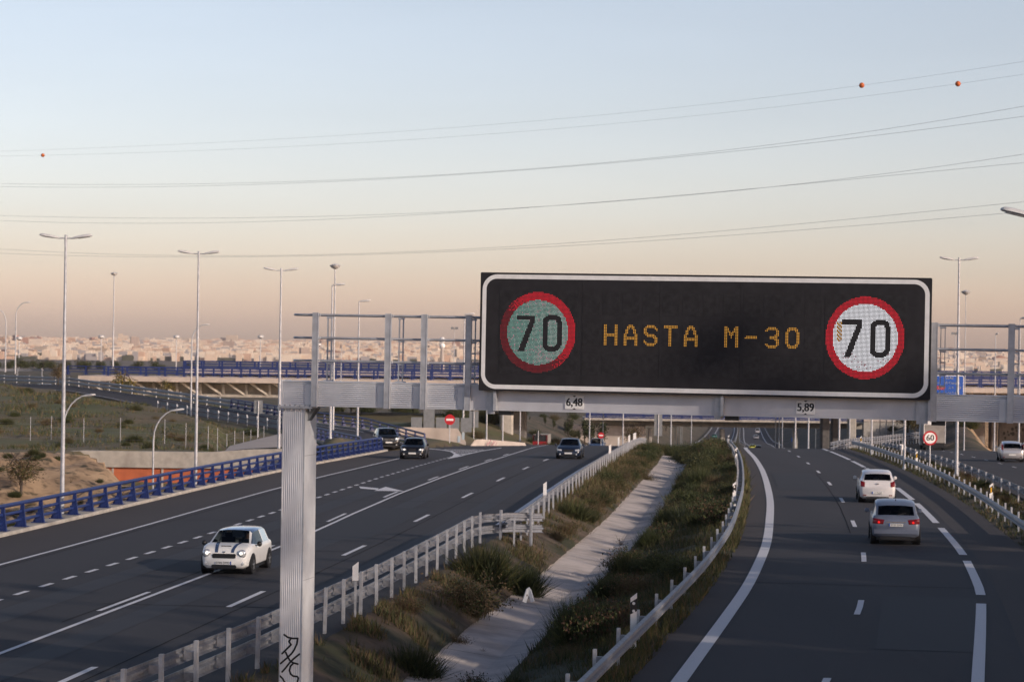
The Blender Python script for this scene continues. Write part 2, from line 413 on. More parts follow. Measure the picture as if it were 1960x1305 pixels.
gf = [(j * NX + i, j * NX + i + 1, (j + 1) * NX + i + 1, (j + 1) * NX + i) for j in range(NY - 1) for i in range(NX - 1)]
me = bpy.data.meshes.new('ground'); me.from_pydata(gv, [], gf); me.polygons.foreach_set('use_smooth', [True] * len(gf)); me.update()
gm = mat('dry_ground', (.175, .125, .085), .95, col2=(.085, .068, .045), scale=.55, bump=.5, bscale=3, ramp=(.35, .65))
overlay(gm, (.030, .038, .016), .22, .42, .62, detail=8)
overlay(gm, (.045, .040, .022), 1.7, .45, .7, detail=8)
me.materials.append(gm)
# bare sandy earth of the cutting beside the blue barrier and of the far slopes
sm_ = mat('sandy_earth', (.56, .39, .24), .95, col2=(.33, .22, .13), scale=.9, bump=1.0, bscale=2.2, ramp=(.35, .65))
overlay(sm_, (.20, .135, .08), 1.8, .50, .64, detail=10); overlay(sm_, (.070, .060, .032), 1.1, .58, .66, detail=10); me.materials.append(sm_)
g2 = mat('meadow_slope', (.085, .098, .032), .95, col2=(.135, .108, .062), scale=.09, bump=.4, bscale=3, ramp=(.4, .62), detail=9)
overlay(g2, (.15, .11, .065), .32, .58, .72, detail=9); overlay(g2, (.035, .034, .017), .8, .58, .68, detail=6); me.materials.append(g2)
g3 = mat('distant_land', (.05, .05, .035), .95, col2=(.10, .08, .055), scale=.02, ramp=(.35, .65)); me.materials.append(g3)
mi = []
for j in range(NY - 1):
    for i in range(NX - 1):
        X, Y = (xs_[i] + xs_[i + 1]) / 2, (ys_[j] + ys_[j + 1]) / 2; o = X - LR(Y); k = 0
        if Y > 1500: k = 3
        elif X > RL(Y) + 27 and 240 < Y < 520: k = 1
        elif o < leftb(Y):
            if 70 < Y < 126 and X > -44: k = 1
            elif Y < 330: k = 2
        mi.append(k)
me.polygons.foreach_set('material_index', mi)
ground = link('ground', me); struct(ground)

# ------------------------------------------------------------------ roads
def steps(a, b, st):
    n = max(1, int(round((b - a) / st))); return [a + (b - a) * i / n for i in range(n + 1)]
YS = steps(8, 340, 3) + steps(350, 1000, 10) + steps(1020, 1600, 30)
def ribbon(mb, left, right):
    n = len(left); mb.add(list(left) + list(right), [(i, n + i, n + i + 1, i + 1) for i in range(n - 1)])
def band(fn, o0, o1, ys, dz, mb):
    a = [off(fn, y, o0(y) if callable(o0) else o0, dz) for y in ys]; b = [off(fn, y, o1(y) if callable(o1) else o1, dz) for y in ys]
    ribbon(mb, a, b)
m = MB(); band(LR, lambda y: leftb(y) + .55, edgeL, YS, 0, m); struct(m.build('road', MT['asphalt']))
m = MB(); band(RL, -1.12, 9.35, YS, 0, m)
band(RL, lambda y: 12.75, lambda y: lin(y, (230, 24.5), (300, 13)), [y for y in YS if y < 300], 0, m)
struct(m.build('road', MT['asphalt']))
m = MB(); band(LR, lambda y: leftb(y) + .56, -13.65, [y for y in YS if y < 196], .004, m); struct(m.build('shoulder', MT['shoulder']))
m = MB(); band(RL, -1.11, -.25, [y for y in YS if y < 330], .004, m); band(RL, 7.4, 9.34, [y for y in YS if y < 330], .004, m); struct(m.build('shoulder', MT['shoulder']))
m = MB(); ribbon(m, [v + Vector((0, 0, .02)) for v in RLt], [v + Vector((0, 0, .02)) for v in RR]); struct(m.build('ramp_road', MT['asphalt']))
# concrete V-channel along the median
m = MB(); ch = [y for y in steps(42, 214, 2)]
def chp(y, dx, k):
    x = LR(y) + crease(y) + dx + .06 * noise.noise(Vector((y * .3, dx, 0)))
    return Vector((x, y, prof(y) - depth(y) * k + .02))
A = [chp(y, CHL, .80) for y in ch]; B = [chp(y, 0, 1) for y in ch]; C_ = [chp(y, CHR, .86) for y in ch]
ribbon(m, A, B); ribbon(m, B, C_); struct(m.build('drainage_channel', MT['channel']))
m = MB()
for k, y in enumerate(steps(46, 210, 6)):        # joints between the poured bays
    for (a, ka), (b, kb) in (((CHL, .80), (0, 1)), ((0, 1), (CHR, .86))):
        p, q = chp(y, a, ka), chp(y, b, kb); p.z += .006; q.z += .006; m.add([p, q, q + Vector((0, .04, 0)), p + Vector((0, .04, 0))], [(0, 1, 2, 3)])
# the two grassy banks between the channel and the guardrails
def bank(cols, fa, fb, za, zb_, shp):
    ys = steps(42, 236, .7); vs = []
    for y in ys:
        for k in range(cols + 1):
            t = k / cols; x = fa(y) + (fb(y) - fa(y)) * t
            z = prof(y) + shp(y, t)
            nz = noise.noise(Vector((x * .45, y * .45, 0))) * .16 + noise.noise(Vector((x * 1.7, y * 1.7, 5))) * .07 + noise.noise(Vector((x * 5, y * 5, 9))) * .03
            z += nz * sm(t / .12) * sm((1 - t) / .12) + .01
            if k in (0, cols): x += .10 * noise.noise(Vector((y * .9, k, 0)))
            vs.append((x, y, z))
    mb = MB(); n = cols + 1; mb.add(vs, [(j * n + i, j * n + i + 1, (j + 1) * n + i + 1, (j + 1) * n + i) for j in range(len(ys) - 1) for i in range(cols)])
    return mb
vm = mat('verge_soil', (.155, .105, .070), .95, col2=(.070, .056, .036), scale=1.1, bump=.6, bscale=8, ramp=(.3, .7), detail=9)
overlay(vm, (.042, .044, .018), .33, .47, .60, detail=9); overlay(vm, (.075, .060, .032), 3.5, .5, .7, detail=9); overlay(vm, (.20, .145, .10), .5, .63, .75, detail=8)
vg = mat('verge_grass_soil', (.060, .060, .026), .95, col2=(.035, .038, .016), scale=1.3, bump=.6, bscale=9, ramp=(.3, .7), detail=9)
overlay(vg, (.11, .085, .05), .5, .56, .72, detail=9)
lo = lambda y, t: -.02 + (-.75 * depth(y) * 1.0 + .06) * sm(t) ** .8
bb = bank(12, lambda y: LR(y) + edgeL(y) - .04, lambda y: LR(y) + crease(y) + CHL + .12, 0, 0, lambda y, t: -.005 - (depth(y) * .80 - .06) * (t ** 1.4))
struct(bb.build('verge', vm, smooth=60))
bb = bank(14, lambda y: LR(y) + crease(y) + CHR - .12, lambda y: RL(y) - 1.06, 0, 0, lambda y, t: -.005 - (depth(y) * .86 - .06) * ((1 - t) ** 1.3))
struct(bb.build('verge', vg, smooth=60))
struct(m.build('channel_joints', mat('joint_dirt', (.13, .105, .085), .95)))

# ------------------------------------------------------------------ painted markings (laid on the asphalt)
mk = MB(); DZ = .012
def line(fn, o, w, y0, y1, st=2.5, of=None):
    ys = steps(y0, y1, st); band(fn, (lambda y: (of(y) if of else o) - w / 2), (lambda y: (of(y) if of else o) + w / 2), ys, DZ, mk)
line(RL, 0, .34, 8, 240); line(RL, 0, .22, 240, 1500, 20)
line(LR, 0, .2, 93, 400, 4); line(LR, 0, .3, 400, 1500, 20)
for k in range(-3, 12):
    yc = 67.6 + 17 * k
    line(RL, 0, .17, yc - 2.0, yc + 1.9, of=lambda y: lin(y, (50, 3.0), (67, 3.42), (85, 3.5))); 
for k in range(-3, 10):
    yc = 66.6 + 17 * k
    line(LR, -3.5, .16, yc - 2.2, yc + 2.2)
line(RL, 7.0, .26, 300, 1500, 20); line(LR, -7.2, .25, 300, 1500, 20)
for (a, b) in ((30, 46), (50.5, 69.5), (72, 84), (86.5, 100), (103, 117), (120, 132), (134.5, 148.5), (151, 161), (163, 177), (180, 205), (208, 225)): line(RL, 0, .28, a, b, of=lambda y: lin(y, (45, 6.0), (53, 6.25), (73, 6.9), (85, 7.0)))
slo = lambda y: lin(y, (50, -6.2), (85, -6.3), (102, -6.7), (119, -6.9), (180, -7.0))
line(LR, 0, .14, 8, 262, of=slo)
for (p, q) in (((190, 1174.7), (291.5, 1138)), ((480, 1064), (524, 1046.7)), ((630, 1000.5), (671.7, 984.8)), ((742.8, 953.4), (769.8, 942.3)), ((821.8, 920), (841.4, 913)), ((880, 899), (897, 893)), ((928, 883), (943, 879)), ((968.5, 872), (981, 869))):
    a, b = G(*p).y, G(*q).y; line(LR, 0, .14, a, b, of=lambda y: slo(y) - .33)
sdo = lambda y: lin(y, (60, -9.9), (72.8, -9.98), (100, -10.1), (118, -10.16), (141, -10.25), (175, -10.6))
y = 52.0
while y < 172: line(LR, 0, .17, y, y + 1.15, of=sdo); y += 2.35
lso = lambda y: lin(y, (60, -13.3), (90, -13.4), (106, -13.5), (130, -13.5), (150, -13.4), (172, -13.6), (182, -14.2), (190, -15.5))
line(LR, 0, .15, 8, 186, of=lso)
for fr in (.12, .88):                             # edge lines of the ramp
    l = [a.lerp(b, fr) + Vector((0, 0, .035)) for a, b in zip(RLt, RR)]; r = [a.lerp(b, fr + .02) + Vector((0, 0, .035)) for a, b in zip(RLt, RR)]
    ribbon(mk, l, r)
def patch(pts): mk.add([G(*p) + Vector((0, 0, DZ + .004)) for p in pts], [tuple(range(len(pts)))])
patch([(687, 931), (690, 935), (722, 937.6), (725, 934.6)]); patch([(738, 931.8), (716, 939.4), (774, 940.4)])
# gore nose with its chevrons
go = [(858, 877.5), (868, 874), (872, 868.5), (862, 864), (840, 861)]
patch([(856, 878.5), (866, 873), (869, 869), (862, 864.5), (845, 861.5), (846, 860.6), (866, 863.8), (875, 869), (884, 872.2), (890, 871.8)])
patch([(821, 859.2), (845, 861.5), (846, 860.6), (822, 858.3)]); patch([(884, 872.2), (925, 863), (960, 857.6), (960, 856.8), (924, 862), (883, 871)])
for (a, b, c, d) in (((850, 860.2), (925, 860.6), (925, 861.3), (850, 861.0)), ((862, 862.4), (915, 863), (913, 863.9), (864, 863.3)), ((868, 865.2), (905, 866), (901, 867), (870, 866.2)), ((872, 868), (893, 868.8), (889, 869.8), (874, 869))):
    patch([a, b, c, d])
y = 120
for k in range(14):
    yy = 110 + 8.2 * k; line(RL, 17.6, .14, yy, yy + 2.2)
struct(mk.build('lane_markings', MT['paint']))
# a skid mark and sealed cracks
m = MB()
for (o, a, b, w) in ((-8.6, 30, 160, .5), (-5.2, 30, 190, .45), (-1.8, 40, 170, .4)):
    band(LR, lambda y: o - w + .15 * noise.noise(Vector((y * .05, o, 0))), lambda y: o + w + .15 * noise.noise(Vector((y * .05, o, 3))), steps(a, b, 3), .006, m)
wm = mat('tyre_worn_asphalt', (.028, .0265, .031), .75, var=.12, scale=40); struct(m.build('wheel_tracks', wm))

# sealed cracks and a resurfaced patch: thin bitumen seams on the carriageways
m = MB(); cr2 = random.Random(4)
for (fn, o, y0, y1) in ((LR, -3.15, 44, 205), (LR, -6.75, 60, 150), (RL, 3.2, 96, 150), (LR, -13.05, 50, 170)):
    ys = steps(y0, y1, 1.2); band(fn, lambda y: o + .03 * noise.noise(Vector((y * .8, o, 0))), lambda y: o + .035 + .03 * noise.noise(Vector((y * .8, o, 0))), ys, .008, m)
for (fn, o0, o1, y) in ((LR, -10, -3.4, 83.0), (LR, -7, 0.2, 64.5), (RL, .2, 7, 74.0), (RL, .1, 7, 96.5), (RL, 3.6, 9, 121), (LR, -10, 0, 112), (LR, -13, -7, 97)):
    n = 16; a = []; b = []
    for k in range(n + 1):
        o = o0 + (o1 - o0) * k / n; j = .14 * noise.noise(Vector((o * 1.3, y, 0))); a.append(off(fn, y + j, o, .008)); b.append(off(fn, y + j + .06, o, .008))
    ribbon(m, a, b)
struct(m.build('bitumen_seams', mat('bitumen_seam', (.013, .013, .015), .95, spec=.1)))
m = MB(); band(LR, -6.6, -3.9, steps(88, 107, 2), .0065, m); band(RL, 4.0, 6.7, steps(58, 71, 2), .0065, m); band(RL, .5, 3.2, steps(128, 150, 2), .0065, m)
struct(m.build('asphalt_patches', mat('patched_asphalt', (.024, .023, .027), .78, var=.2, scale=30)))
# ------------------------------------------------------------------ steel guardrails
def sweep(mb, pts, prof2, close=True):
    pts = [Vector(p) for p in pts]; n = len(pts); k = len(prof2); base = len(mb.v)
    for i, p in enumerate(pts):
        d = pts[min(i + 1, n - 1)] - pts[max(i - 1, 0)]; d.z = 0; d.normalize(); r = Vector((d.y, -d.x, 0))
        for u, z in prof2: mb.v.append(tuple(p + r * u + Vector((0, 0, z))))
    for i in range(n - 1):
        for j in range(k if close else k - 1):
            a = base + i * k + j; b = base + i * k + (j + 1) % k
            mb.f.append((a, b, b + k, a + k)); mb.m.append(mb.k)
    if close:
        mb.f.append(tuple(base + j for j in reversed(range(k)))); mb.m.append(mb.k)
        mb.f.append(tuple(base + (n - 1) * k + j for j in range(k))); mb.m.append(mb.k)
_w = [(0, -.155), (-.075, -.125), (-.08, -.06), (-.005, -.025), (-.005, .025), (-.08, .06), (-.075, .125), (0, .155)]
WP = _w + [(.012 + u, z) for u, z in reversed(_w)]
def resample(pts, st):
    out = [pts[0].copy()]; acc = 0
    for a, b in zip(pts, pts[1:]):
        L = (b - a).length
        while acc + L >= st:
            t = (st - acc) / L; a = a.lerp(b, t); out.append(a.copy()); L = (b - a).length; acc = 0
        acc += L
    return out
def post_mesh(h, w=.12, d=.07, name='post'):
    m = MB(); m.box((0, -d / 2 + .004, h / 2 - .15), (w, .008, h + .3)); m.box((-w / 2 + .014, .002, h / 2 - .15), (.030, d, h + .3)); m.box((w / 2 - .014, .002, h / 2 - .15), (.030, d, h + .3))
    m.box((0, -d / 2 - .003, h / 2 + .05), (.02, .004, h * .5))
    return m
def guardrail(label, pts, side, spacing, double=False, h=.75, cap=90, group='steel guardrails along the carriageways', mdark=None, posth=None):
    t = thing('guardrail', label, 'guardrail', pts[0], group=group)
    for z in ([h - .17] + ([h - .60] if double else [])):
        m = MB(); ps = resample(pts, 2.0)
        if side > 0: prof_ = WP
        else: prof_ = [(-u, z_) for u, z_ in WP][::-1]
        sweep(m, [p + Vector((0, 0, z)) for p in ps], prof_)
        m.build('rail', mdark or MT['galv'], t, world=True, smooth=50)
    ph = posth or h + .06
    pm = post_mesh(ph).mesh('post', MT['galvpost']); m = MB(); m.box((0, 0, 0), (.08, .2, .16)); m.box((0, -.1, 0), (.12, .012, .2)); sp = m.mesh('spacer', MT['galv'])
    pp = resample(pts, spacing)
    for i, p in enumerate(pp[:cap]):
        d = (pp[min(i + 1, len(pp) - 1)] - pp[max(i - 1, 0)]); a = math.atan2(d.y, d.x) + (0 if side > 0 else math.pi)
        n = Vector((d.y, -d.x, 0)).normalized() * side
        o = link('post', pm, t, p + n * .26 - t.location); o.rotation_euler = (RND.gauss(0, .012), RND.gauss(0, .018), a + math.pi + RND.gauss(0, .03))
        if spacing < 3:
            for z in ([h - .17] + ([h - .60] if double else [])):
                s = link('spacer', sp, o, (0, -.13, z))
        else:
            s = link('spacer', sp, o, (0, -.13, h - .17))
    return t
rr = steps
# road-side guardrail of the left carriageway, double-decked near part which turns away at its end
p1 = [off(LR, y, lin(y, (36, -1.2), (43, -.85), (47, -.62), (53, -.28), (59, -.12), (68, .08)), 0) for y in rr(30, 88, 1)] + [off(LR, 89.5, .35, -.02), off(LR, 91, .9, -.05), off(LR, 92.3, 1.6, -.1), off(LR, 93.2, 2.35, -.2), off(LR, 93.8, 3.1, -.3)]
p1b = p1
guardrail('near double deck guardrail beside the left road, passing behind the gantry post', p1b, 1, 2.25, True, 1.0, posth=1.12)
p2 = [off(LR, y, 1.15, 0) for y in rr(90, 231, 1)]
guardrail('long galvanised guardrail running up the median edge of the left road to the crest', p2, 1, 2.6)
p3 = [off(RL, y, -1.35, 0) for y in rr(26, 262, 1)]
guardrail('curving galvanised guardrail between the green median and the right road', p3, -1, 4.0)
p4 = [off(RL, y, 9.75, 0) for y in rr(90, 225, 1)]
guardrail('galvanised guardrail on white posts curving along the outer shoulder of the right road', p4, 1, 3.0)
p5 = [off(RL, y, 12.35, .0) for y in rr(86, 215, 1)]
guardrail('second lower guardrail behind the bushes, facing the far right road', p5[::-1], 1, 4.0)
p6 = [off(RL, y, 25.0, .0) for y in rr(168, 236, 1)]
guardrail('dark guardrail at the far edge of the rightmost road under the bridge', p6, 1, 2.2)
p7 = [off(RL, y, 9.75 + (y - 222) * -.02, .25) for y in rr(222, 262, 1)]
guardrail('raised double guardrail curving into the slip road beyond the right road crest', [P(1590, 868, 215) + Vector((0, 0, .05)), P(1612, 862, 222), P(1634, 858, 232), P(1665, 855, 245), P(1700, 850, 262), P(1760, 842, 285)], 1, 2.2, True, 1.0)
# guardrails of the ramp and of the road above it
q = [a.lerp(b, -.03) for a, b in zip(RLt, RR)]
guardrail('galvanised guardrail along the lower edge of the ramp above the concrete apron', q[2:6], -1, 3.0, True, .95)
q = [a.lerp(b, 1.03) for a, b in zip(RLt, RR)]
guardrail('long guardrail along the upper edge of the ramp climbing to the left', q[3:], 1, 4.0, True, .95)
guardrail('guardrail on the skyline road at the far left edge', [P(-80, 716, 322), P(60, 716, 322), P(128, 717, 318)], 1, 4.0)
# far guardrails beyond the crest
for (fn, o, s, lab) in ((LR, 1.3, 1, 'distant guardrail beside the left road beyond the crest'), (RL, -1.4, -1, 'distant guardrail beside the right road beyond the crest'), (RL, 9.0, 1, 'distant outer guardrail of the right road beyond the far bridge'), (LR, -9.6, -1, 'distant outer guardrail of the left road curving away beyond the far bridge')):
    guardrail(lab, [off(fn, y, o, 0) for y in rr(700, 1250, 10)], s, 14.0, cap=60)

# ------------------------------------------------------------------ blue bridge parapets
def blue_post(h):
    m = MB()
    def fn(u, v, e): return (-.035 + .07 * e, u, v)
    m.prism([(-.26, 0), (.20, 0), (.17, .10), (.10, h * .75), (.09, h), (-.03, h), (-.05, h * .7), (-.10, h * .35), (-.24, .08)], fn)
    m.box((0, -.02, .012), (.30, .50, .024)); m.box((-.07, -.02, .2), (.02, .22, .36)); m.box((.07, -.02, .2), (.02, .22, .36))
    return m.mesh('post', MT['blue'])
def blue_parapet(label, pts, spacing=2.4, h=.95, rails=((.90, .07), (.58, .055), (.27, .055)), side=1, group='blue steel parapets', cap=95, curb=True, parent=None, name='blue_parapet', pw=1.0):
    t = thing(name, label, 'parapet', pts[0], group=group) if parent is None else parent
    ps = resample(pts, 1.2)
    for z, r in rails:
        m = MB()
        rp = r * 1.0
        sweep(m, [p + Vector((0, 0, z * h / .95)) for p in ps], [(rp * math.cos(a), rp * 1.15 * math.sin(a)) for a in [2 * math.pi * i / 8 for i in range(8)]])
        m.build('rail', MT['blue'], t, world=True, smooth=60)
    pm = blue_post(h * .92); pp = resample(pts, spacing)
    for i, p in enumerate(pp[:cap]):
        d = (pp[min(i + 1, len(pp) - 1)] - pp[max(i - 1, 0)]); a = math.atan2(d.y, d.x)
        o = link('post', pm, t, p - t.location); o.rotation_euler = (0, 0, a + (math.pi if side < 0 else 0)); o.scale = (1.6 * pw, 1, 1)
    return t
b1 = [off(LR, y, leftb(y) + .18, .14) for y in rr(66, 184, 1)]
blue_parapet('long blue parapet with flared posts along the outer edge of the left road', b1, 2.35, side=-1)
m = MB(); cb = [off(LR, y, leftb(y) + .15, 0) for y in rr(30, 185, 1.5)]
sweep(m, cb, [(-.42, -1.6), (.38, -1.6), (.38, .09), (.35, .13), (-.38, .14), (-.42, .10)][::-1])
m.build('kerb', MT['concrete']); struct(bpy.data.objects['kerb'])
b2 = [a.lerp(b, -.02) + Vector((0, 0, .16)) for a, b in zip(RLt, RR)][:4]
blue_parapet('short blue parapet on the lower side of the ramp, just behind the long one', b2, 2.0, side=-1)
b3 = [a.lerp(b, 1.02) + Vector((0, 0, .14)) for a, b in zip(RLt, RR)][:5]
blue_parapet('blue parapet on the upper side of the ramp ending behind the two dark cars', b3, 2.3, side=1)
for k, (l, fr) in enumerate(((b2, 0), (b3, 0))):
    m = MB(); sweep(m, [p - Vector((0, 0, .01)) for p in resample(l, 1.5)], [(-.3, -1.5), (.3, -1.5), (.3, 0), (-.3, 0)][::-1]); struct(m.build('kerb', MT['concrete']))

# ------------------------------------------------------------------ bridges
def bridge(label, Y, D, x0, x1, ztop, piers, rail_from, fas=.62, slope=0.0, sp=1.85, rows=((.94, .06), (.64, .05), (.34, .05)), wedge=True, rh=1.2, mid=None, fm='pale_concrete'):
    b = thing('bridge', label, 'bridge', ((x0 + x1) / 2, Y, ztop))
    m = MB(); m.b2((x0, Y + .02, ztop - .35), (x1, Y + D, ztop - .02)); m.b2((x0, Y - .15, ztop - fas), (x1, Y + .30, ztop)); m.b2((x0, Y + D - .3, ztop - fas), (x1, Y + D + .15, ztop))
    m.build('deck', MT[fm], b, world=True)
    m = MB(); m.b2((x0, Y + (3.6 if wedge else 5.0), ztop - (2.6 if wedge else 1.5)), (x1, Y + D - 2.6, ztop - .36)); m.build('girder', MT['concrete'], b, world=True)
    if wedge:
        m = MB(); m.b2((x0, Y + 2.0, ztop - 2.55), (x1, Y + 2.6, ztop - 2.2))
        x = x0 + 1
        while x < x1 - 3:
            m.bar((x, Y + .5, ztop - .6), (x + 2.3, Y + 2.2, ztop - 2.3), .3, .26); m.bar((x + 2.55, Y + 1.0, ztop - .5), (x + 2.55, Y + 2.2, ztop - 2.3), .3, .26); x += 3.0
        m.build('struts', MT['concrete'], b, world=True)
    rl = blue_parapet('', [Vector((max(x0, rail_from), Y + .05, ztop)), Vector((x1, Y + .05, ztop))], sp, rh, rows, parent=None, name='blue_parapet', group=None, cap=99) if False else None
    for kk, (yy, xr) in enumerate(((Y + .05, rail_from[0]), (Y + D - .05, rail_from[1]))):
        r_ = bpy.data.objects.new('railing', None); COL.objects.link(r_); r_.parent = b; r_.location = Vector((xr, yy, ztop)) - b.location
        pts = [Vector((xr, yy, ztop)), Vector((x1, yy, ztop))]
        m = MB()
        for z, r in rows: m.b2((xr, yy - .05, ztop + z * rh - r), (x1, yy + .05, ztop + z * rh + r))
        m.v = [(a - xr, c - yy, e - ztop) for a, c, e in m.v]; m.build('rails', MT['blue'], r_)
        m = MB(); x = xr; n = 0
        pmh = blue_post(rh * .97)
        while x < x1 and n < 99:
            o = link('post', pmh, r_, (x - xr, 0, 0)); o.scale = (3.6, .45, 1); x += sp; n += 1
    for (px0, px1, y0, y1, zb) in piers:
        m = MB(); zc = ztop - 1.9; xc = (px0 + px1) / 2; w = (px1 - px0) / 2
        m.prism([(-w, -.5 * w), (-w * .7, -.8 * w), (w * .7, -.8 * w), (w, -.5 * w), (w, .5 * w), (w * .7, .8 * w), (-w * .7, .8 * w), (-w, .5 * w)], lambda u, v, e: (xc + u, (y0 + y1) / 2 + v * (y1 - y0) / (1.6 * w), zb + (zc - zb) * e))
        m.build('pier', MT['shaded_concrete' if y0 > 319 and y0 < 330 else 'concrete'], b, world=True)  # piers deep under the deck get the concrete darkened for shade
    return b
def xat(px, Y): return P(px, 700, Y).x
YB = 312
zt1 = P(400, 722, YB).z
def pr(a, b, y0, y1, zb): return (xat(a, y0), xat(b, y0), y0, y1, zb)
bridge('long road bridge with blue railings crossing the whole view behind the sign', YB, 13, xat(150, 312), 128, zt1,
       [pr(958, 984, 314, 316, -8), pr(979, 1010, 321, 323, -8), pr(1574, 1590, 320, 322, -8), pr(1594, 1607, 322, 324, -8), pr(1626, 1641, 314, 316, -8), pr(1853, 1888, 321, 323, -8), pr(1898, 1912, 322, 324, -8)],
       (xat(207, YB), xat(130, YB + 13)), sp=2.45, fas=.66)
zt3 = P(900, 722, 335).z + .6
bridge('second parallel bridge with a slightly higher blue railing just behind the long one', 330, 11, xat(352, 330), 135, zt3, [pr(905, 916, 334, 336, -9)], (xat(355, 330), xat(352, 341)), wedge=False, sp=2.5)
zt2 = P(1400, 803, 430).z
bridge('lower far bridge with blue railings seen under the sign beam', 430, 12, xat(1120, 430), xat(1668, 430), zt2, [pr(1380, 1389, 435, 437, -16), pr(1520, 1529, 435, 437, -16), pr(1243, 1250, 435, 437, -16)], (xat(1124, 430), xat(1124, 442)), wedge=False, sp=3.4, fm='concrete', fas=.40, rows=((.92, .10), (.64, .11), (.37, .11), (.10, .09)))
# abutments and walls
def wall(label, pts, thick, z0, name='concrete_wall', mt='concrete', cat='wall', top=None):
    t = thing(name, label, cat, (pts[0][0], pts[0][1], z0)); m = MB()
    for a, b in zip(pts, pts[1:]):
        m.add([(a[0], a[1], z0), (b[0], b[1], z0), (b[0], b[1], b[2]), (a[0], a[1], a[2]), (a[0], a[1] + thick, z0), (b[0], b[1] + thick, z0), (b[0], b[1] + thick, b[2]), (a[0], a[1] + thick, a[2])],
              [(0, 1, 2, 3), (5, 4, 7, 6), (3, 2, 6, 7), (0, 3, 7, 4), (1, 5, 6, 2), (0, 4, 5, 1)])
    m.build('wall_face', MT[mt], t, world=True)
    return t
a = P(1655, 800, 428); w2 = thing('bridge_abutment', 'grey concrete abutment with a blue railing closing the far bridge on the right', 'abutment', (a.x, 429, -14))
m = MB(); c = P(1742, 812, 428); m.b2((a.x, 429, -16), (c.x, 431, a.z - .6)); m.build('wall_face', MT['concrete'], w2, world=True)
m = MB(); m.b2((a.x, 428.8, a.z - .6), (c.x + 1, 429.4, a.z - .2)); m.build('coping', MT['pale_concrete'], w2, world=True)
m = MB()
for k in range(9): m.box((a.x + .6 + k * .85, 429, a.z + .3), (.16, .12, 1.1))
m.box(((a.x + c.x) / 2, 429, a.z + .75), (c.x - a.x, .1, .14)); m.box(((a.x + c.x) / 2, 429, a.z + .35), (c.x - a.x, .1, .1)); m.build('railing', MT['blue'], w2, world=True)
p, q_ = P(1100, 804, 405), P(1250, 806, 405)
w = wall('sandy concrete retaining wall under the left end of the far bridge', [(p.x, 435, P(1125, 803, 435).z - .9), (P(1236, 803, 435).x, 435, P(1236, 803, 435).z - .9)], 1.0, -16, mt='pale_concrete')
p, q_ = P(765, 817, 214), P(892, 822, 214)
w = wall('pale concrete wall beyond the merge, behind the first no entry sign', [(p.x, 214, p.z), (P(876, 820, 214).x, 214, P(876, 820, 214).z), (q_.x, 214, P(892, 846, 214).z)], .3, -2.4, mt='pale_concrete')
m = MB()
for (u0, v0, u1, v1, mt) in ((876, 834, 881, 846, 0), (884, 828, 889, 841, 1)):
    c0, c1 = P(u0, v0, 213.97), P(u1, v1, 213.97); m.mi(0).b2((c0.x, 213.96, c1.z), (c1.x, 213.99, c0.z))
m.build('graffiti', MT['lightblue'], w, world=True)
dw = wall('dark shaded wall with black graffiti under the bridge at the right edge', [(xat(1914, 326), 326, 2.4), (xat(2080, 326), 326, 2.4)], .8, -6, mt='shaded_concrete')
m = MB()
for (u, v_, r_) in ((1922, 829, 2.6), (1924, 838, 2.4), (1929, 826, 1.6), (1931, 832, 1.8), (1935, 829, 1.8), (1938, 821, 2.8), (1939, 830, 3.2), (1945, 818, 2.2), (1946, 824, 1.8), (1955, 812, 2.5), (1958, 822, 2.6)):
    c0 = P(u, v_, 325.98); rr0 = r_ * 326 / F; m.add([(c0.x + rr0 * math.cos(a), 325.98, c0.z + rr0 * 1.3 * math.sin(a)) for a in [k * math.pi / 4 for k in range(8)]], [tuple(range(8))])
m.build('graffiti', MT['spray'], dw, world=True)
# grey panels standing behind that wall
gp = thing('panel_fence', 'row of tall dark grey panels behind the pale concrete wall', 'fence', (P(787, 830, 222).x, 222, -1.5))
x = P(787, 800, 222).x; k = 0
while x < P(905, 800, 222).x:
    m = MB(); hgt_ = 1.0 + (1.1 if k in (1, 5, 6, 7) else 0) * .9; m.b2((x, 222, P(850, 826, 222).z), (x + 1.0, 222.08, P(800, 817, 222).z - .1 + hgt_)); m.build('panel', MT['signback'], gp, world=True); x += 1.14; k += 1
# jersey kerb block of the gore
jb = thing('concrete_barrier', 'low pale concrete barrier block with pink graffiti beside the bridge pier', 'barrier', G(950, 857.5))
pa, pb = P(897, 858.5, 208), P(1009, 856.5, 214); ha, hb = 17 * 208 / F, 9 * 214 / F
m = MB(); NSEG = 8; vs = []
for k in range(NSEG + 1):
    t = k / NSEG; x = pa.x + (pb.x - pa.x) * t; y = 208 + 6 * t; zg_ = prof(y) - .2; zt_b = pa.z + ha + (pb.z + hb - pa.z - ha) * max(0, (t - .25) / .75); ins = .5 if k == 0 else (-.2 if k == NSEG else 0)
    vs += [(x, y, zg_), (x + ins, y + .12, zt_b), (x + ins, y + .55, zt_b), (x, y + .75, zg_)]
m.add(vs, [(4 * k + j, 4 * k + 4 + j, 4 * k + 5 + j, 4 * k + 1 + j) for k in range(NSEG) for j in range(3)] + [(0, 1, 2, 3), (4 * NSEG + 3, 4 * NSEG + 2, 4 * NSEG + 1, 4 * NSEG)])
m.build('block', MT['pale_concrete'], jb, world=True)
m = MB()
for k in range(7):
    x = pa.x + 1.5 + k * .13; z = pa.z + .15 + .12 * (k % 3); yy = 207.98 + .0 + (x - pa.x) * .99
    m.bar((x, yy, z), (x + .12, yy + .12, z + .35 - .1 * (k % 2)), .01, .06)
m.build('graffiti', MT['pink'], jb, world=True)
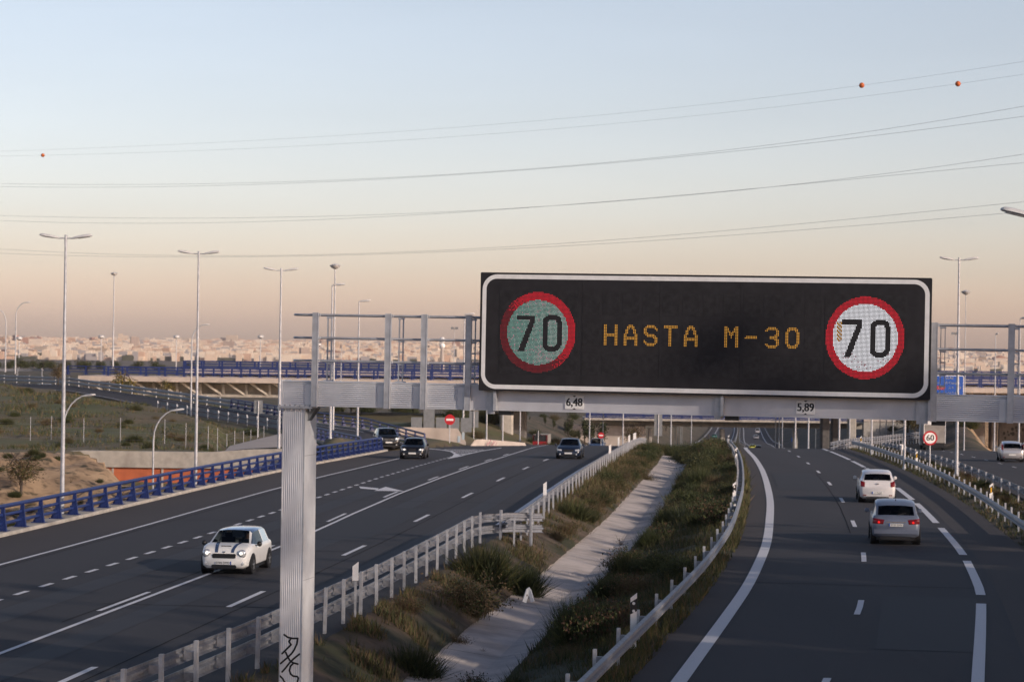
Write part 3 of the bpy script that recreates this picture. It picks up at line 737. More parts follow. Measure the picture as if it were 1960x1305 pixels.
# lower road: retaining wall with orange face, concrete coping and apron
zc = P(300, 895, 151).z; zt_ = P(300, 864, 151).z
xr = LR(151.5) - 17.2
rw = thing('retaining_wall', 'retaining wall of the lower road, orange face under a thick pale concrete band', 'retaining wall', (-20, 151, -5.2))
m = MB(); m.b2((-30, 151.2, -5.6), (xr, 151.7, zc)); m.build('orange_face', MT['rust'], rw, world=True)
m = MB(); xx = -28.0
while xx < xr - .5: m.b2((xx, 151.14, -5.6), (xx + .12, 151.2, zc - .05)); xx += 3.1
m.build('pilasters', MT['pale_concrete'], rw, world=True)
m = MB(); m.add([(-30, 151.0, zc), (xr, 151.0, zc), (xr, 151.0, P(560, 858, 151).z), (P(480, 855, 151).x, 151, P(480, 860, 151).z), (P(400, 864, 151).x, 151, zt_), (P(160, 862, 151).x, 151, zt_), (-30, 151, zt_ - .2)] + [(-30, 151.8, zc), (xr, 151.8, zc), (xr, 151.8, P(560, 858, 151).z), (P(480, 855, 151).x, 151.8, P(480, 860, 151).z), (P(400, 864, 151).x, 151.8, zt_), (P(160, 862, 151).x, 151.8, zt_), (-30, 151.8, zt_ - .2)],
                [tuple(range(7)), tuple(range(13, 6, -1))] + [(i, i + 7, (i + 1) % 7 + 7, (i + 1) % 7) for i in range(7)])
m.build('concrete_band', MT['concrete'], rw, world=True)
# sloping concrete apron under the ramp parapet
ap = MB(); a = [P(430, 863, 152.5), P(480, 858, 153), P(545, 855, 154), P(610, 852, 158)]; b = [P(440, 853, 168), P(485, 842, 182), P(540, 829, 200), P(600, 842, 196)]
for l in (a, b):
    pass
NA = 8; ga = []
for i in range(25):
    t = i / 24 * 3; k = min(2, int(t)); u = t - k; pa_ = a[k].lerp(a[k + 1], u); pb_ = b[k].lerp(b[k + 1], u)
    for j in range(NA + 1):
        v = pa_.lerp(pb_, j / NA); ga.append(v)
ap.add(ga, [(i * (NA + 1) + j, (i + 1) * (NA + 1) + j, (i + 1) * (NA + 1) + j + 1, i * (NA + 1) + j + 1) for i in range(24) for j in range(NA)])
struct(ap.build('concrete_apron', MT['pale_concrete']))
m = MB(); m.b2((-32, 122, -5.19), (xr + .5, 151.1, -5.12)); struct(m.build('lower_road', MT['asphalt']))
# wire fence on the meadow
fp = [P(-20, 835, 172), P(58, 833, 172), P(98, 834, 172), P(160, 838, 170), P(230, 842, 168), P(315, 842, 166), P(398, 862, 158), P(416, 853, 163), P(434, 850, 168), P(449, 846, 172), P(466, 842, 177), P(480, 838, 183), P(505, 828, 192)]
fe = thing('wire_fence', 'thin wire fence on grey posts crossing the grassy slope', 'fence', fp[0])
fl = []
for i, (a_, b_) in enumerate(zip(fp, fp[1:])):
    n = max(1, int((b_ - a_).length / 3.2))
    fl += [a_.lerp(b_, k / n) for k in range(n)]
fl.append(fp[-1])
for v in fl: v.z = hgt(v.x, v.y)
pm = MB(); pm.cyl((0, 0, -.2), (0, 0, 1.7), .026, n=6); pm = pm.mesh('post', MT['galv'])
for v in fl: link('post', pm, fe, v - fe.location)
m = MB()
for z in (.2, .7, 1.2, 1.6): m.tube([v + Vector((0, 0, z)) for v in fl], .006, 3)
m.build('wires', MT['galv'], fe, world=True)
# ------------------------------------------------------------------ the gantry, in its own frame: s along the beam, d towards the traffic (camera), z up
A0 = P(916, 747, 43.8); B0 = P(1780, 766, 42.3)
u_ = (B0 - A0).normalized(); w_ = Vector((u_.y, -u_.x, 0)).normalized()          # w_ points to the camera
if w_.y > 0: w_ = -w_
z_ = u_.cross(-w_).normalized()
if z_.z < 0: z_ = -z_
GM = Matrix(((u_.x, w_.x, z_.x, A0.x), (u_.y, w_.y, z_.y, A0.y), (u_.z, w_.z, z_.z, A0.z), (0, 0, 0, 1)))
GI = GM.inverted()
def L(px, py, d=0.0):                   # traced point on the plane at distance d in front of the beam face -> (s, d, z)
    o = GI @ EYE; e = GI @ (EYE + ray(px, py) * 10); r = e - o
    t = (d - o.y) / r.y; return o + r * t
def gth(name, label, cat, group=None):
    o = thing(name, label, cat, group=group); o.matrix_world = GM; return o
DS = .42                                 # the panel face stands proud of the beam; the traced corner is on the face
gan = gth('sign_gantry', 'large aluminium overhead gantry with ribbed post, box beam and walkway rails', 'gantry')
FR = -.25; BK = -.85                       # beam front and back
zb0, zt0 = L(560, 776, FR).z, L(560, 733, FR).z
zb1, zt1_ = L(1950, 805, FR).z, L(1950, 757, FR).z
sl, sr = L(541, 750, FR).x, L(2060, 780, FR).x
zb, zt = (zb0 + zb1) / 2, (zt0 + zt1_) / 2
m = MB(); sA, sB = L(604, 750, FR).x, L(897, 760, FR).x
segs = [(sl, sA), (sA, L(743, 750, FR).x), (L(743, 750, FR).x, L(812, 750, FR).x), (L(812, 750, FR).x, sB), (L(1783, 780, FR).x, L(1935, 780, FR).x), (L(1935, 780, FR).x, sr)]
m.b2((sl, BK, zb), (sr, FR - .02, zt))
m.build('beam_core', MT['alu'], gan)
for a, b in segs:
    m = MB(); m.b2((a + .012, FR - .02, zb + .004), (b - .012, FR, zt - .004)); m.build('beam_panel', MT['alu_h'], gan)
    m = MB(); m.b2((b - .20, FR - .001, zb + .01), (b - .02, FR + .006, zt - .05)); m.build('joint_plate', MT['alu'], gan)  # flat strip standing in for the shadow each upright casts on the beam
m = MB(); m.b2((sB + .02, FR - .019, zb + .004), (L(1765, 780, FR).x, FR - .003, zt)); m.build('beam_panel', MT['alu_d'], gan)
m = MB(); m.b2((sl, BK - .01, zt), (sr, FR + .015, zt + .018)); m.b2((sl, BK - .01, zb - .02), (sr, FR + .015, zb - .001)); m.build('beam_flanges', MT['alu'], gan)
m = MB(); m.b2((sl - .03, BK + .02, zb - .03), (sl - .001, FR + .03, zt + .03)); m.build('end_plate', MT['alu'], gan)
# walkway hand rails
zr = [L(640, 603, FR).z, L(640, 647, FR).z, L(640, 691, FR).z]
for z in zr:
    e0 = L(562, 602, FR).x
    loop = [(sr, FR - .02, z)] + [(e0 + .25, FR - .02, z)]
    rC = (FR - .02 - BK) / 2; yc = (FR - .02 + BK) / 2
    for k in range(1, 10):
        a = math.pi / 2 + math.pi * k / 10; loop.append((e0 + .2 + .25 * math.cos(a), yc + rC * math.sin(a), z))
    loop += [(e0 + .25, BK, z), (sr, BK, z)]
    m = MB(); m.tube(loop, .021, 8); m.build('hand_rail', MT['galvpost'], gan, smooth=60)
def up_front(px, w=.11):
    s = L(px, 700, FR).x; m = MB(); m.b2((s - w / 2, FR + .012, zb - .035), (s + w / 2, FR + .02, zr[0] + .04)); m.b2((s - w / 2, FR + .02, zb - .035), (s - w / 2 + .012, FR + .085, zr[0] + .04)); m.b2((s + w / 2 - .012, FR + .02, zb - .035), (s + w / 2, FR + .085, zr[0] + .04))
    m.b2((s - w / 2 + .012, FR + .072, zb - .03), (s + w / 2 - .012, FR + .08, zr[0] + .035))
    for z in zr: m.box((s + w * .62, FR + .02, z), (.03, .06, .05))
    m.build('upright', MT['galvpost'], gan)
def up_back(px):
    s = L(px, 700, BK).x; m = MB(); m.b2((s - .045, BK - .03, zt - .01), (s - .03, BK + .03, zr[0])); m.b2((s + .03, BK - .03, zt - .01), (s + .045, BK + .03, zr[0]))
    for z in zr + [zt + .2, zt + .62]: m.box((s, BK, z - .04), (.11, .07, .03))
    m.b2((s - .09, BK - .06, zt + .018), (s + .09, BK + .06, zt + .04))
    m.build('back_upright', MT['galvpost'], gan)
for px in (604, 743, 812, 897, 1788, 1935): up_front(px)
for px in (630, 767, 905, 1804, 1945): up_back(px)
# hangers under the panel
for px, wd in ((936, .13), (1372, .12), (1765, .20)):
    s = L(px, 780, 0).x; m = MB(); m.b2((s - wd / 2, FR + .02, zb - .08), (s + wd / 2, FR + .10, .02)); m.b2((s + wd / 2, FR + .03, zb - .02), (s + wd / 2 + .05, FR + .20, .02)); m.b2((s - wd / 2 + .01, FR - .5, zb - .07), (s + wd / 2 - .01, FR + .02, zb - .025))
    m.build('hanger', MT['galvpost'], gan)
    m = MB(); m.b2((s + wd / 2 + .06, FR - .25, zb - .1), (s + wd / 2 + .3, FR - .02, zb - .022)); m.build('clamp', MT['plastic'], gan)
# post
pf = FR + .02
sp0, sp1 = L(541.5, 790, pf).x, L(582.5, 790, pf).x
PB = pf - .86
gm_ = GM.to_3x3().inverted() @ Vector((0, 0, 1))
def pl(s, d, z):                                                     # the post stands plumb
    return (s + gm_.x * (z - zb) / gm_.z, d + gm_.y * (z - zb) / gm_.z, z)
zg = -(A0.z) - .6
m = MB(); m.add([pl(s, d, z) for z in (zg, zb - .06) for s, d in ((sp0, PB), (sp1, PB), (sp1, pf), (sp0, pf))], [(0, 1, 2, 3), (7, 6, 5, 4), (0, 4, 5, 1), (1, 5, 6, 2), (2, 6, 7, 3), (3, 7, 4, 0)])
post = m.build('post', MT['alu_v'], gan)
m = MB(); m.add([pl(s, d, z) for z in (zg + .01, zb - .07) for s, d in ((sp1, PB + .02), (sp1 + .006, PB + .02), (sp1 + .006, pf - .02), (sp1, pf - .02))], [(0, 1, 2, 3), (7, 6, 5, 4), (0, 4, 5, 1), (1, 5, 6, 2), (2, 6, 7, 3), (3, 7, 4, 0)])
m.build('side_plate', MT['alu'], post)
m = MB()
for s, d in ((sp1 + .004, pf), (sp0 - .0, pf)):
    m.add([pl(s + a, d + b, z) for z in (zg + .02, zb - .065) for a, b in ((-.008, -.008), (.008, -.008), (.008, .008), (-.008, .008))], [(0, 1, 2, 3), (7, 6, 5, 4), (0, 4, 5, 1), (1, 5, 6, 2), (2, 6, 7, 3), (3, 7, 4, 0)])
m.build('edge_strips', MT['galvpost'], post)
for yj in (873, 1112): 
    zj = L(590, yj, pf).z; m = MB(); q0 = pl(sp1, pf, zj); m.b2((q0[0] + .004, PB + .03, zj), (q0[0] + .010, pf - .01, zj + .012)); m.build('weld_seam', MT['galvpost'], post)
m = MB(); m.b2((sp0 - .1, PB - .08, zb - .065), (sp1 + .16, pf + .05, zb - .045)); m.b2((sp0 - .09, PB - .07, zb - .042), (sp1 + .15, pf + .04, zb - .022)); m.build('flange', MT['galvpost'], gan)
for k in range(7):
    m = MB(); s = sp0 - .05 + k * (sp1 - sp0 + .16) / 6; m.cyl((s, pf + .02, zb - .11), (s, pf + .02, zb + .0), .016, n=6)
    m.build('bolt', MT['galv'], gan)
m = MB(); x1_ = sp1 + .16
m.prism([(sp1 + .006, zb - .3), (sp1 + .17, zb - .066), (sp1 + .006, zb - .066)], lambda u, v, e: (u, pf - .2 - .3 * e, v)); m.build('gusset', MT['signback'], gan)
# spray-painted tag on the post
gr = [[(544, 1214), (551, 1219), (560, 1221), (570, 1221), (568, 1232), (563, 1243), (558, 1250), (551, 1257), (545, 1262), (537, 1269)],
      [(557, 1221), (553, 1227), (557, 1233), (550, 1240), (540, 1250)], [(547, 1248), (551, 1257), (556, 1265), (562, 1268), (570, 1270)], [(573, 1251), (562, 1260), (554, 1268), (547, 1277), (540, 1285)],
      [(562, 1268), (556, 1274), (554, 1282), (556, 1289), (561, 1293), (569, 1294), (571, 1297), (568, 1308)], [(535, 1292), (541, 1298), (546, 1307)]]
m = MB()
for st in gr:
    pts = [L(x, y, pf + .003) for x, y in st]
    for a, b in zip(pts, pts[1:]): m.add([a + Vector(((b - a).z, 0, -(b - a).x)).normalized() * .017, a - Vector(((b - a).z, 0, -(b - a).x)).normalized() * .017, b - Vector(((b - a).z, 0, -(b - a).x)).normalized() * .017, b + Vector(((b - a).z, 0, -(b - a).x)).normalized() * .017], [(0, 1, 2, 3)])
    for a in pts: m.add([a + Vector((math.cos(t) * .018, .0006, math.sin(t) * .018)) for t in [k * math.pi / 4 for k in range(8)]], [tuple(range(8))])
m.build('graffiti', MT['spray'], post)

# ------------------------------------------------------------------ the variable message sign
vms = gth('message_sign', 'wide dark electronic traffic sign with white border reading 70 HASTA M-30 70', 'traffic sign')
X0, X1 = 0.0, (B0 - A0).length; ZB, ZT = 0.0, (L(916, 521, 0).z + L(1780, 532, 0).z) / 2
def rrect(x0, z0, x1, z1, r, n=10):
    o = []
    for cx, cz, a0 in ((x1 - r, z1 - r, 0), (x0 + r, z1 - r, 90), (x0 + r, z0 + r, 180), (x1 - r, z0 + r, 270)):
        for k in range(n + 1): a = math.radians(a0 + 90 * k / n); o.append((cx + r * math.cos(a), cz + r * math.sin(a)))
    return o
m = MB(); m.prism(rrect(X0, ZB, X1, ZT, .02, 3), lambda u, v, e: (u, 0 - .30 * (1 - e), v)); m.build('housing', MT['darkgrey'], vms)
i0 = .035; tb = .078
o_ = rrect(X0 + i0 + .005, ZB + i0, X1 - i0, ZT - i0, .27); i_ = rrect(X0 + i0 + tb, ZB + i0 + tb, X1 - i0 - tb, ZT - i0 - tb, .19); n = len(o_)
m = MB(); m.add([(a, .006, b) for a, b in o_] + [(a, .006, b) for a, b in i_] + [(a, .001, b) for a, b in o_], [(i, (i + 1) % n, (i + 1) % n + n, i + n) for i in range(n)] + [(i + 2 * n, (i + 1) % n + 2 * n, (i + 1) % n, i) for i in range(n)])
m.build('white_border', MT['white'], vms)
m = MB()
for px in (1113, 1262, 1417, 1570): s = L(px, 640, 0).x; m.b2((s, .0005, ZB + .15), (s + .008, .003, ZT - .15))
for py in (556, 612, 672, 726): z = L(1110, py, 0).z; m.b2((L(1110, py, 0).x, .0005, z), (L(1572, py, 0).x, .0025, z + .005))
m.build('panel_seams', MT['module'], vms)
def led(name, c, s): return mat(name, tuple(x * .5 for x in c), .5, emit=c, estr=s)
LED = [led('red_led', (1, .015, .04), .62), led('dim_red_led', (.45, .02, .035), .26), led('white_led', (.90, .90, .95), 1.25), led('teal_led', (.30, .58, .50), .56), led('pale_teal_led', (.50, .66, .60), .62), led('amber_led', (1, .48, .06), .50), led('pink_led', (.85, .55, .62), .6)]
def graphic(px0, py0, px1, py1, left):
    a, b = L(px0, py1, 0), L(px1, py0, 0); s0, z0 = a.x, a.z; N = 64; pw = (b.x - a.x) / N; ph = (b.z - a.z) / N
    g = MB(); g.b2((s0 - .02, .0, z0 - .02), (b.x + .02, .004, b.z + .02)); g.build('graphic_panel', MT['module'], vms)
    cx = N / 2 - .3; R0 = 31.8; R1 = 25.6 if left else 26.2
    g = MB(); rnd = random.Random(5 if left else 6)
    D7 = [(-18.0, 13.4), (-2.2, 13.4), (-2.2, 9.2), (-11.2, -14.6), (-16.3, -14.6), (-6.6, 9.8), (-18.0, 9.8)] if left else [(-18.6, 13.6), (-2.3, 13.6), (-2.3, 9.4), (-11.5, -14.6), (-16.6, -14.6), (-6.8, 10), (-18.6, 10)]
    def inpoly(x, y, P_):
        c = False
        for (x0_, y0_), (x1__, y1_) in zip(P_, P_[1:] + P_[:1]):
            if (y0_ > y) != (y1_ > y) and x < (x1__ - x0_) * (y - y0_) / (y1_ - y0_) + x0_: c = not c
        return c
    def in0(x, y):
        xc, hw, hh, r, t = 12.0, 8.0, 14.3, 6.0, 4.0
        def rr_(X_, Y_, w, h, r_): 
            dx, dy = max(abs(X_) - (w - r_), 0), max(abs(Y_) - (h - r_), 0); return dx * dx + dy * dy <= r_ * r_ and abs(X_) <= w and abs(Y_) <= h
        return rr_(x - xc, y + .4, hw, hh, r) and not rr_(x - xc, y + .4, hw - t, hh - t, 2.5)
    for j in range(N):
        for i in range(N):
            x, y = i + .5 - cx, j + .5 - N / 2; r = math.hypot(x, y)
            if r > R0: continue
            if r > R1:
                k = 0
                if left and rnd.random() < max(0, min(1, (-.75 * x - .65 * y + 6) / 16 + .1)): k = 1
            else:
                if inpoly(x, y, D7) or in0(x, y): continue
                if left:
                    k = 3 if rnd.random() < .55 + .02 * (-x) else 4
                    if rnd.random() < .07: k = 6
                else:
                    k = 2
                    if y < -12 and rnd.random() < .06: k = 6
                    if -23 < x < -19 and -3 < y < 12 and (x + y) % 3 < 2: k = 5
            u0 = s0 + (i + .15) * pw; v0 = z0 + (j + .15) * ph
            g.mi(k).add([(u0, .0065, v0), (u0 + pw * .56, .0065, v0), (u0 + pw * .56, .0065, v0 + ph * .58), (u0, .0065, v0 + ph * .58)], [(0, 1, 2, 3)])
    g.build('speed_limit_symbol', LED, vms)
graphic(956, 559.6, 1104.8, 712, True); graphic(1579, 568, 1734.8, 724.4, False)
FONT = {
'H': ["110000011"] * 6 + ["111111111"] * 2 + ["110000011"] * 6,
'A': ["000111000", "001111100", "001101100", "011000110", "011000110", "011000110", "110000011", "110000011", "111111111", "111111111", "110000011", "110000011", "110000011", "110000011"],
'S': ["001111100", "011111110", "110000011", "110000001", "110000000", "111000000", "011111100", "001111110", "000000111", "000000011", "100000011", "110000011", "011111110", "001111100"],
'T': ["111111111", "111111111"] + ["000110000"] * 12,
'M': ["110000011", "111000111", "111000111", "111101111", "110111011", "110111011", "110010011", "110010011"] + ["110000011"] * 6,
'-': ["000000000"] * 6 + ["011111110", "111111110"] + ["000000000"] * 6,
'3': ["001111100", "011111110", "110000011", "000000011", "000000011", "000000111", "000111110", "000111110", "000000111", "000000011", "000000011", "110000011", "011111110", "001111100"],
'0': ["001111100", "011111110", "011000110", "110000011"] + ["110000011"] * 6 + ["110000011", "011000110", "011111110", "001111100"],
}
cells = [1118 + 38.75 * k for k in range(12)]
s_left = L(1156.3, 640, 0).x; s_last = L(1503.8, 645, 0).x; pit = (s_last - s_left) / 9
cw, chh = .268, .375
rowz = [(L(1156, 581, 0).z), (L(1156, 640, 0).z), (L(1156, 697.5, 0).z)]
m = MB()
for r_, zc_ in enumerate(rowz):
    for k in range(12):
        s = s_left + (k - 1) * pit; m.b2((s - .03, .0, zc_ - chh / 2 - .01), (s + cw + .0, .0035, zc_ + chh / 2 + .01))
m.build('character_modules', MT['module'], vms)
for k, chx in enumerate('HASTA M-30'):
    if chx == ' ': continue
    g = MB().mi(0); s = s_left + k * pit; zc_ = rowz[1]; pw = cw / 9.6; ph = chh / 14
    for j, row in enumerate(FONT[chx]):
        for i, c in enumerate(row):
            if c == '1':
                u0 = s + i * pw; v0 = zc_ + chh / 2 - (j + 1) * ph
                g.add([(u0, .0065, v0), (u0 + pw * .56, .0065, v0), (u0 + pw * .56, .0065, v0 + ph * .58), (u0, .0065, v0 + ph * .58)], [(0, 1, 2, 3)])
    g.build('led_character', LED[5], vms)
# headroom plates on the beam
for txt, x0, y0, x1, y1, lab in (('6,48', 1081.5, 758, 1117, 782.4, 'small white headroom plate reading 6,48 on the gantry beam'), ('5,89', 1524, 768, 1560, 792, 'small white headroom plate reading 5,89 on the gantry beam')):
    t = gth('headroom_plate', lab, 'sign', 'headroom plates on the beam'); dd = FR + .02
    a, b = L(x0, y1, dd), L(x1, y0, dd); c = (a + b) / 2
    m = MB(); m.b2((a.x, FR - .001, a.z), (b.x, dd, b.z)); m.build('plate', MT['white'], t)
    m = MB(); letters(m, txt, .205, lambda x, y: (c.x + x, dd + .002, c.z + y), sx=.86, bold=.006)
    for sg in (1, -1):
        m.add([(c.x - .035, dd + .002, c.z + sg * .125), (c.x + .035, dd + .002, c.z + sg * .125), (c.x, dd + .002, c.z + sg * .098)], [(0, 1, 2)])
    m.build('digits', MT['ink'], t)
# ------------------------------------------------------------------ street lamps
def head_mesh(L_=1.05):
    m = MB(); n = 10; st = [(0, .05, .05), (.12, .09, .07), (.35, .13, .09), (.7, .14, .10), (.93, .12, .08), (1.0, .06, .04)]
    base = []
    for t, w, h in st:
        ring = []
        for k in range(n):
            a = 2 * math.pi * k / n; z = math.sin(a); ring.append((t * L_, math.cos(a) * w, (z * h if z > 0 else z * h * .35)))
        base.append(ring)
    vs = [v for r in base for v in r]; fs = []
    for i in range(len(st) - 1):
        for k in range(n): fs.append((i * n + k, i * n + (k + 1) % n, (i + 1) * n + (k + 1) % n, (i + 1) * n + k))
    fs += [tuple(range(n)), tuple(range((len(st) - 1) * n, len(st) * n))]
    m.add(vs, fs); return m
HEAD = head_mesh(.84).mesh('lamp_head', MT['lamp'], 60)
_m = MB(); _m.b2((.26, -.09, -.045), (.72, .09, -.034)); LENS = _m.mesh('lens', MT['lampglass'])
def lamp(label, base, h, kind='double', rz=0.0, r=.10, hs=1.0, group='street lamps', arm=.34, tilt=9):
    t = thing('street_lamp', label, 'street lamp', base, rz, group)
    m = MB()
    if kind == 'curved':
        pts = [(0, 0, 0), (0, 0, h - 1.8)] + [(1.35 * (1 - math.cos(a)), 0, h - 1.8 + 1.7 * math.sin(a)) for a in [math.radians(x) for x in (15, 30, 45, 60, 72)]]
        m.tube(pts, [r, r * .7] + [r * .55] * 5, 8); m.build('pole', MT['galvpost'], t, smooth=60)
        p = pts[-1]; o = link('lamp_head', HEAD, t, p); o.rotation_euler = (0, math.radians(-8), 0); o.scale = (.8 * hs,) * 3; link('lens', LENS, o)
        return t
    m.cyl((0, 0, 0), (0, 0, h), r, r * .5, 8); m.cyl((0, 0, 0), (0, 0, .25), r * 1.5, r * 1.2, 8)
    m.build('pole', MT['galvpost'], t, smooth=60)
    if kind == 'double':
        m = MB(); m.cyl((-arm, 0, h - .02), (arm, 0, h - .02), .035, n=6); m.cyl((0, 0, h - .3), (0, 0, h + .12), .06, n=8); m.build('arm', MT['galvpost'], t)
        for sgn in (0, math.pi):
            o = link('lamp_head', HEAD, t, (arm * math.cos(sgn) * .8, 0, h - .03)); o.rotation_euler = (0, math.radians(-tilt), sgn); o.scale = (hs,) * 3; link('lens', LENS, o)
    elif kind == 'single':
        m = MB(); m.cyl((-.05, 0, h), (arm * .5, 0, h), .035, n=6); m.build('arm', MT['galvpost'], t)
        o = link('lamp_head', HEAD, t, (arm * .1, 0, h)); o.rotation_euler = (0, math.radians(-5), 0); o.scale = (hs,) * 3; link('lens', LENS, o)
    elif kind == 'mast':
        m = MB(); m.lathe([(.05, -.35), (.35, -.2), (.5, 0), (.2, .12), (.05, .15)], (0, 0, h), n=10); m.build('lamp_head', MT['lamp'], t, smooth=50)
    elif kind == 'flood':
        for sg in (-.35, .35):
            m = MB(); m.box((sg, -.1, h), (.55, .3, .4)); m.build('lamp_head', MT['signback'], t)
    return t
def lamp_px(label, bx, by, Y, ty, kind='double', rz=0.0, **k):
    b = P(bx, by, Y); b.z = min(b.z, hgt(b.x, b.y) + .3) if k.pop('snap', True) else b.z
    top = P(bx, ty, Y).z
    return lamp(label, b, top - b.z, kind, rz, **k)
lamp_px('tall double lamp post nearest on the left, just behind the blue parapet', 118, 1010, 101, 455)
lamp_px('tall double lamp post behind the blue parapet, second from the left', 374, 942, 127, 485)
lamp_px('tall double lamp post partly behind the left end of the gantry', 533, 895, 152, 517, rz=.15)
lamp_px('single head lamp post behind the gantry rails, left one of two close poles', 632, 842, 178, 546, 'single', hs=1.1)
lamp_px('very tall thin mast with a small lamp above the gantry rails', 637, 842, 215, 508, 'mast', r=.11)
lamp_px('single head lamp post rising between two gantry uprights', 684, 840, 203, 577, 'single', hs=1.1)
lamp_px('single head lamp post just left of the big sign', 886, 850, 228, 602, 'single', hs=1.1)
lamp_px('double lamp post on the right, just outside the sign', 1831, 905, 137, 497)
b_ = P(1992, 1100, 72); lamp('double lamp post at the right edge with one big lamp head in view', Vector((b_.x, b_.y, prof(72))), P(1992, 416, 72).z - prof(72), rz=.1, arm=.3, tilt=12, hs=1.35)
lamp_px('thin pole with a tiny ball lamp to the right of the double lamp post', 1845, 870, 245, 558, 'mast', r=.07)
lamp_px('short mast with a small floodlight above the right bridge', 1826, 860, 380, 638, 'flood', r=.1)
lamp_px('high mast with a small lamp ring beyond the left bridge', 216, 705, 322, 523, 'mast', r=.12, snap=False)
lamp_px('curved arm lamp on the skyline road, at the left edge', 10, 712, 318, 590, 'curved', rz=math.pi, snap=False, hs=1.3)
lamp_px('curved arm lamp on the skyline road, second from the left edge', 29, 715, 310, 577, 'curved', snap=False, hs=1.3)
lamp_px('curved arm lamp on the ramp beside the second double lamp post', 365, 806, 240, 619, 'curved', hs=1.2)
lamp_px('low curved arm lamp over the lower road, close to the nearest double lamp post', 121, 905, 132, 752, 'curved', hs=1.15, r=.07)
lamp_px('low curved arm lamp over the lower road in front of the orange wall', 292, 960, 136, 780, 'curved', hs=1.15, r=.07)
lamp_px('small curved lamp showing between the gantry rails', 652, 760, 300, 645, 'curved', hs=1.2, r=.06, snap=False)
lamp_px('slim pole with a small twin lamp behind the gantry rails, left of the sign', 868, 760, 420, 628, 'flood', r=.08, snap=False)
for i, (x, yb, Y, yt, lab) in enumerate(((931, 843, 250, 640, 'pale pole left of the bridge pier under the sign corner'), (962, 842, 262, 650, 'pale pole in front of the thick bridge pier'), (1128, 856, 300, 660, 'pale pole on the bank above the distant blue car, left'),
    (1154, 852, 330, 665, 'pale pole on the bank right above the second no entry sign'), (1192, 855, 270, 640, 'pale pole just left of the round brown tree'), (1284, 848, 300, 655, 'pale pole behind the tree, right of the grey sign back'),
    (1323, 850, 420, 690, 'pale pole under the far bridge, above the end of the channel'), (1484, 858, 330, 660, 'left pole of the three close poles under the far bridge'), (1491, 858, 345, 665, 'middle pole of the three close poles under the far bridge'), (1497, 858, 360, 668, 'right pole of the three close poles under the far bridge'),
    (1522, 858, 250, 620, 'pale pole right of the three close poles'), (1547, 858, 232, 610, 'pale pole just left of the dark bridge piers'), (1606, 856, 225, 600, 'pale pole standing against the dark bridge pier'), (1626, 850, 290, 650, 'thin pole right of the sunlit pier'),
    (1668, 866, 195, 585, 'pale pole behind the outer guardrail, middle of three'), (1731, 885, 160, 560, 'thick pale pole behind the outer guardrail near the white marker'), (1903, 862, 250, 640, 'thin pole in front of the dark pier at the right'), (1950, 850, 220, 610, 'pale pole behind the silver car at the right edge'),
    (995, 850, 300, 660, 'thin pole between the two bridge piers on the left'), (1684, 852, 330, 665, 'thin pole in front of the abutment, left of three'), (1696, 850, 345, 668, 'thin pole in front of the abutment, middle of three'), (1709, 850, 360, 672, 'thin leaning pole in front of the abutment, right of three'))):
    b = P(x, yb, Y); b.z = hgt(b.x, b.y); lamp(lab, b, P(x, yt, Y).z - b.z, 'single' if i % 3 else 'mast', rz=.3 * i, r=.085, hs=1.0)
for i, x in enumerate((1292, 1297, 1302, 1305, 1561)):
    b = P(x, 850, 440 + 10 * i); b.z = hgt(b.x, b.y); t = thing('pole', 'very thin dark pole standing beyond the far bridge', 'pole', b, group='thin dark poles beyond the far bridge')
    m = MB(); m.cyl((0, 0, 0), (0, 0, P(x, 770, b.y).z - b.z), .07, .05, 6); m.build('shaft', MT['signback'], t)
# small lamps of the city fringe
for i, (x, yt) in enumerate(((193, 645), (337, 645), (498, 645), (609, 660), (36, 648))):
    b = P(x, 702, 900); t = thing('light_mast', 'slender light mast with a bright crown in front of the distant city', 'light mast', b, group='light masts in front of the city')
    h = P(x, yt, 900).z - b.z; m = MB(); m.cyl((0, 0, -4), (0, 0, h), .22, .14, 6); m.build('pole', MT['galvpost'], t); m = MB(); m.lathe([(.3, -.6), (1.1, -.2), (1.1, .5), (.3, .8)], (0, 0, h), n=10); m.build('lamp_ring', MT['lamp'], t, smooth=40)
# ------------------------------------------------------------------ road signs
def disc(mb, c, r, n=28, y=0): mb.add([(c[0] + r * math.cos(2 * math.pi * k / n), y, c[1] + r * math.sin(2 * math.pi * k / n)) for k in range(n)], [tuple(range(n))])
def round_sign(label, px, py, Y, r, txt=None, kind='limit'):
    c = P(px, py, Y); zg = hgt(c.x, c.y); t = thing('road_sign', label, 'road sign', (c.x, c.y, zg)); h = c.z - zg
    m = MB(); m.cyl((0, .06, -.2), (0, .06, h + r * .8), .04, n=8); m.build('post', MT['galvpost'], t)
    m = MB(); m.cyl((0, .02, h), (0, .0, h), r, n=28); m.build('sign_plate', MT['red'], t)
    if kind == 'limit':
        m = MB(); disc(m, (0, h), r * .77, y=-.004); m.build('white_field', MT['white'], t)
        m = MB(); letters(m, txt, r * 1.12, lambda x, y: (x, -.008, h + y), bold=.012); m.build('digits', MT['ink'], t)
    else:
        m = MB(); m.b2((-r * .68, -.012, h - r * .19), (r * .68, -.004, h + r * .19)); m.build('white_bar', MT['white'], t)
    return t
round_sign('round red and white no entry sign on a post beside the merging ramp', 861, 803, 205, .44, kind='ne')
round_sign('second smaller no entry sign above the distant blue car', 1150.5, 833, 285, .36, kind='ne')
round_sign('round speed limit sign reading 60 behind the outer guardrail', 1780.5, 838, 150, .45, '60')
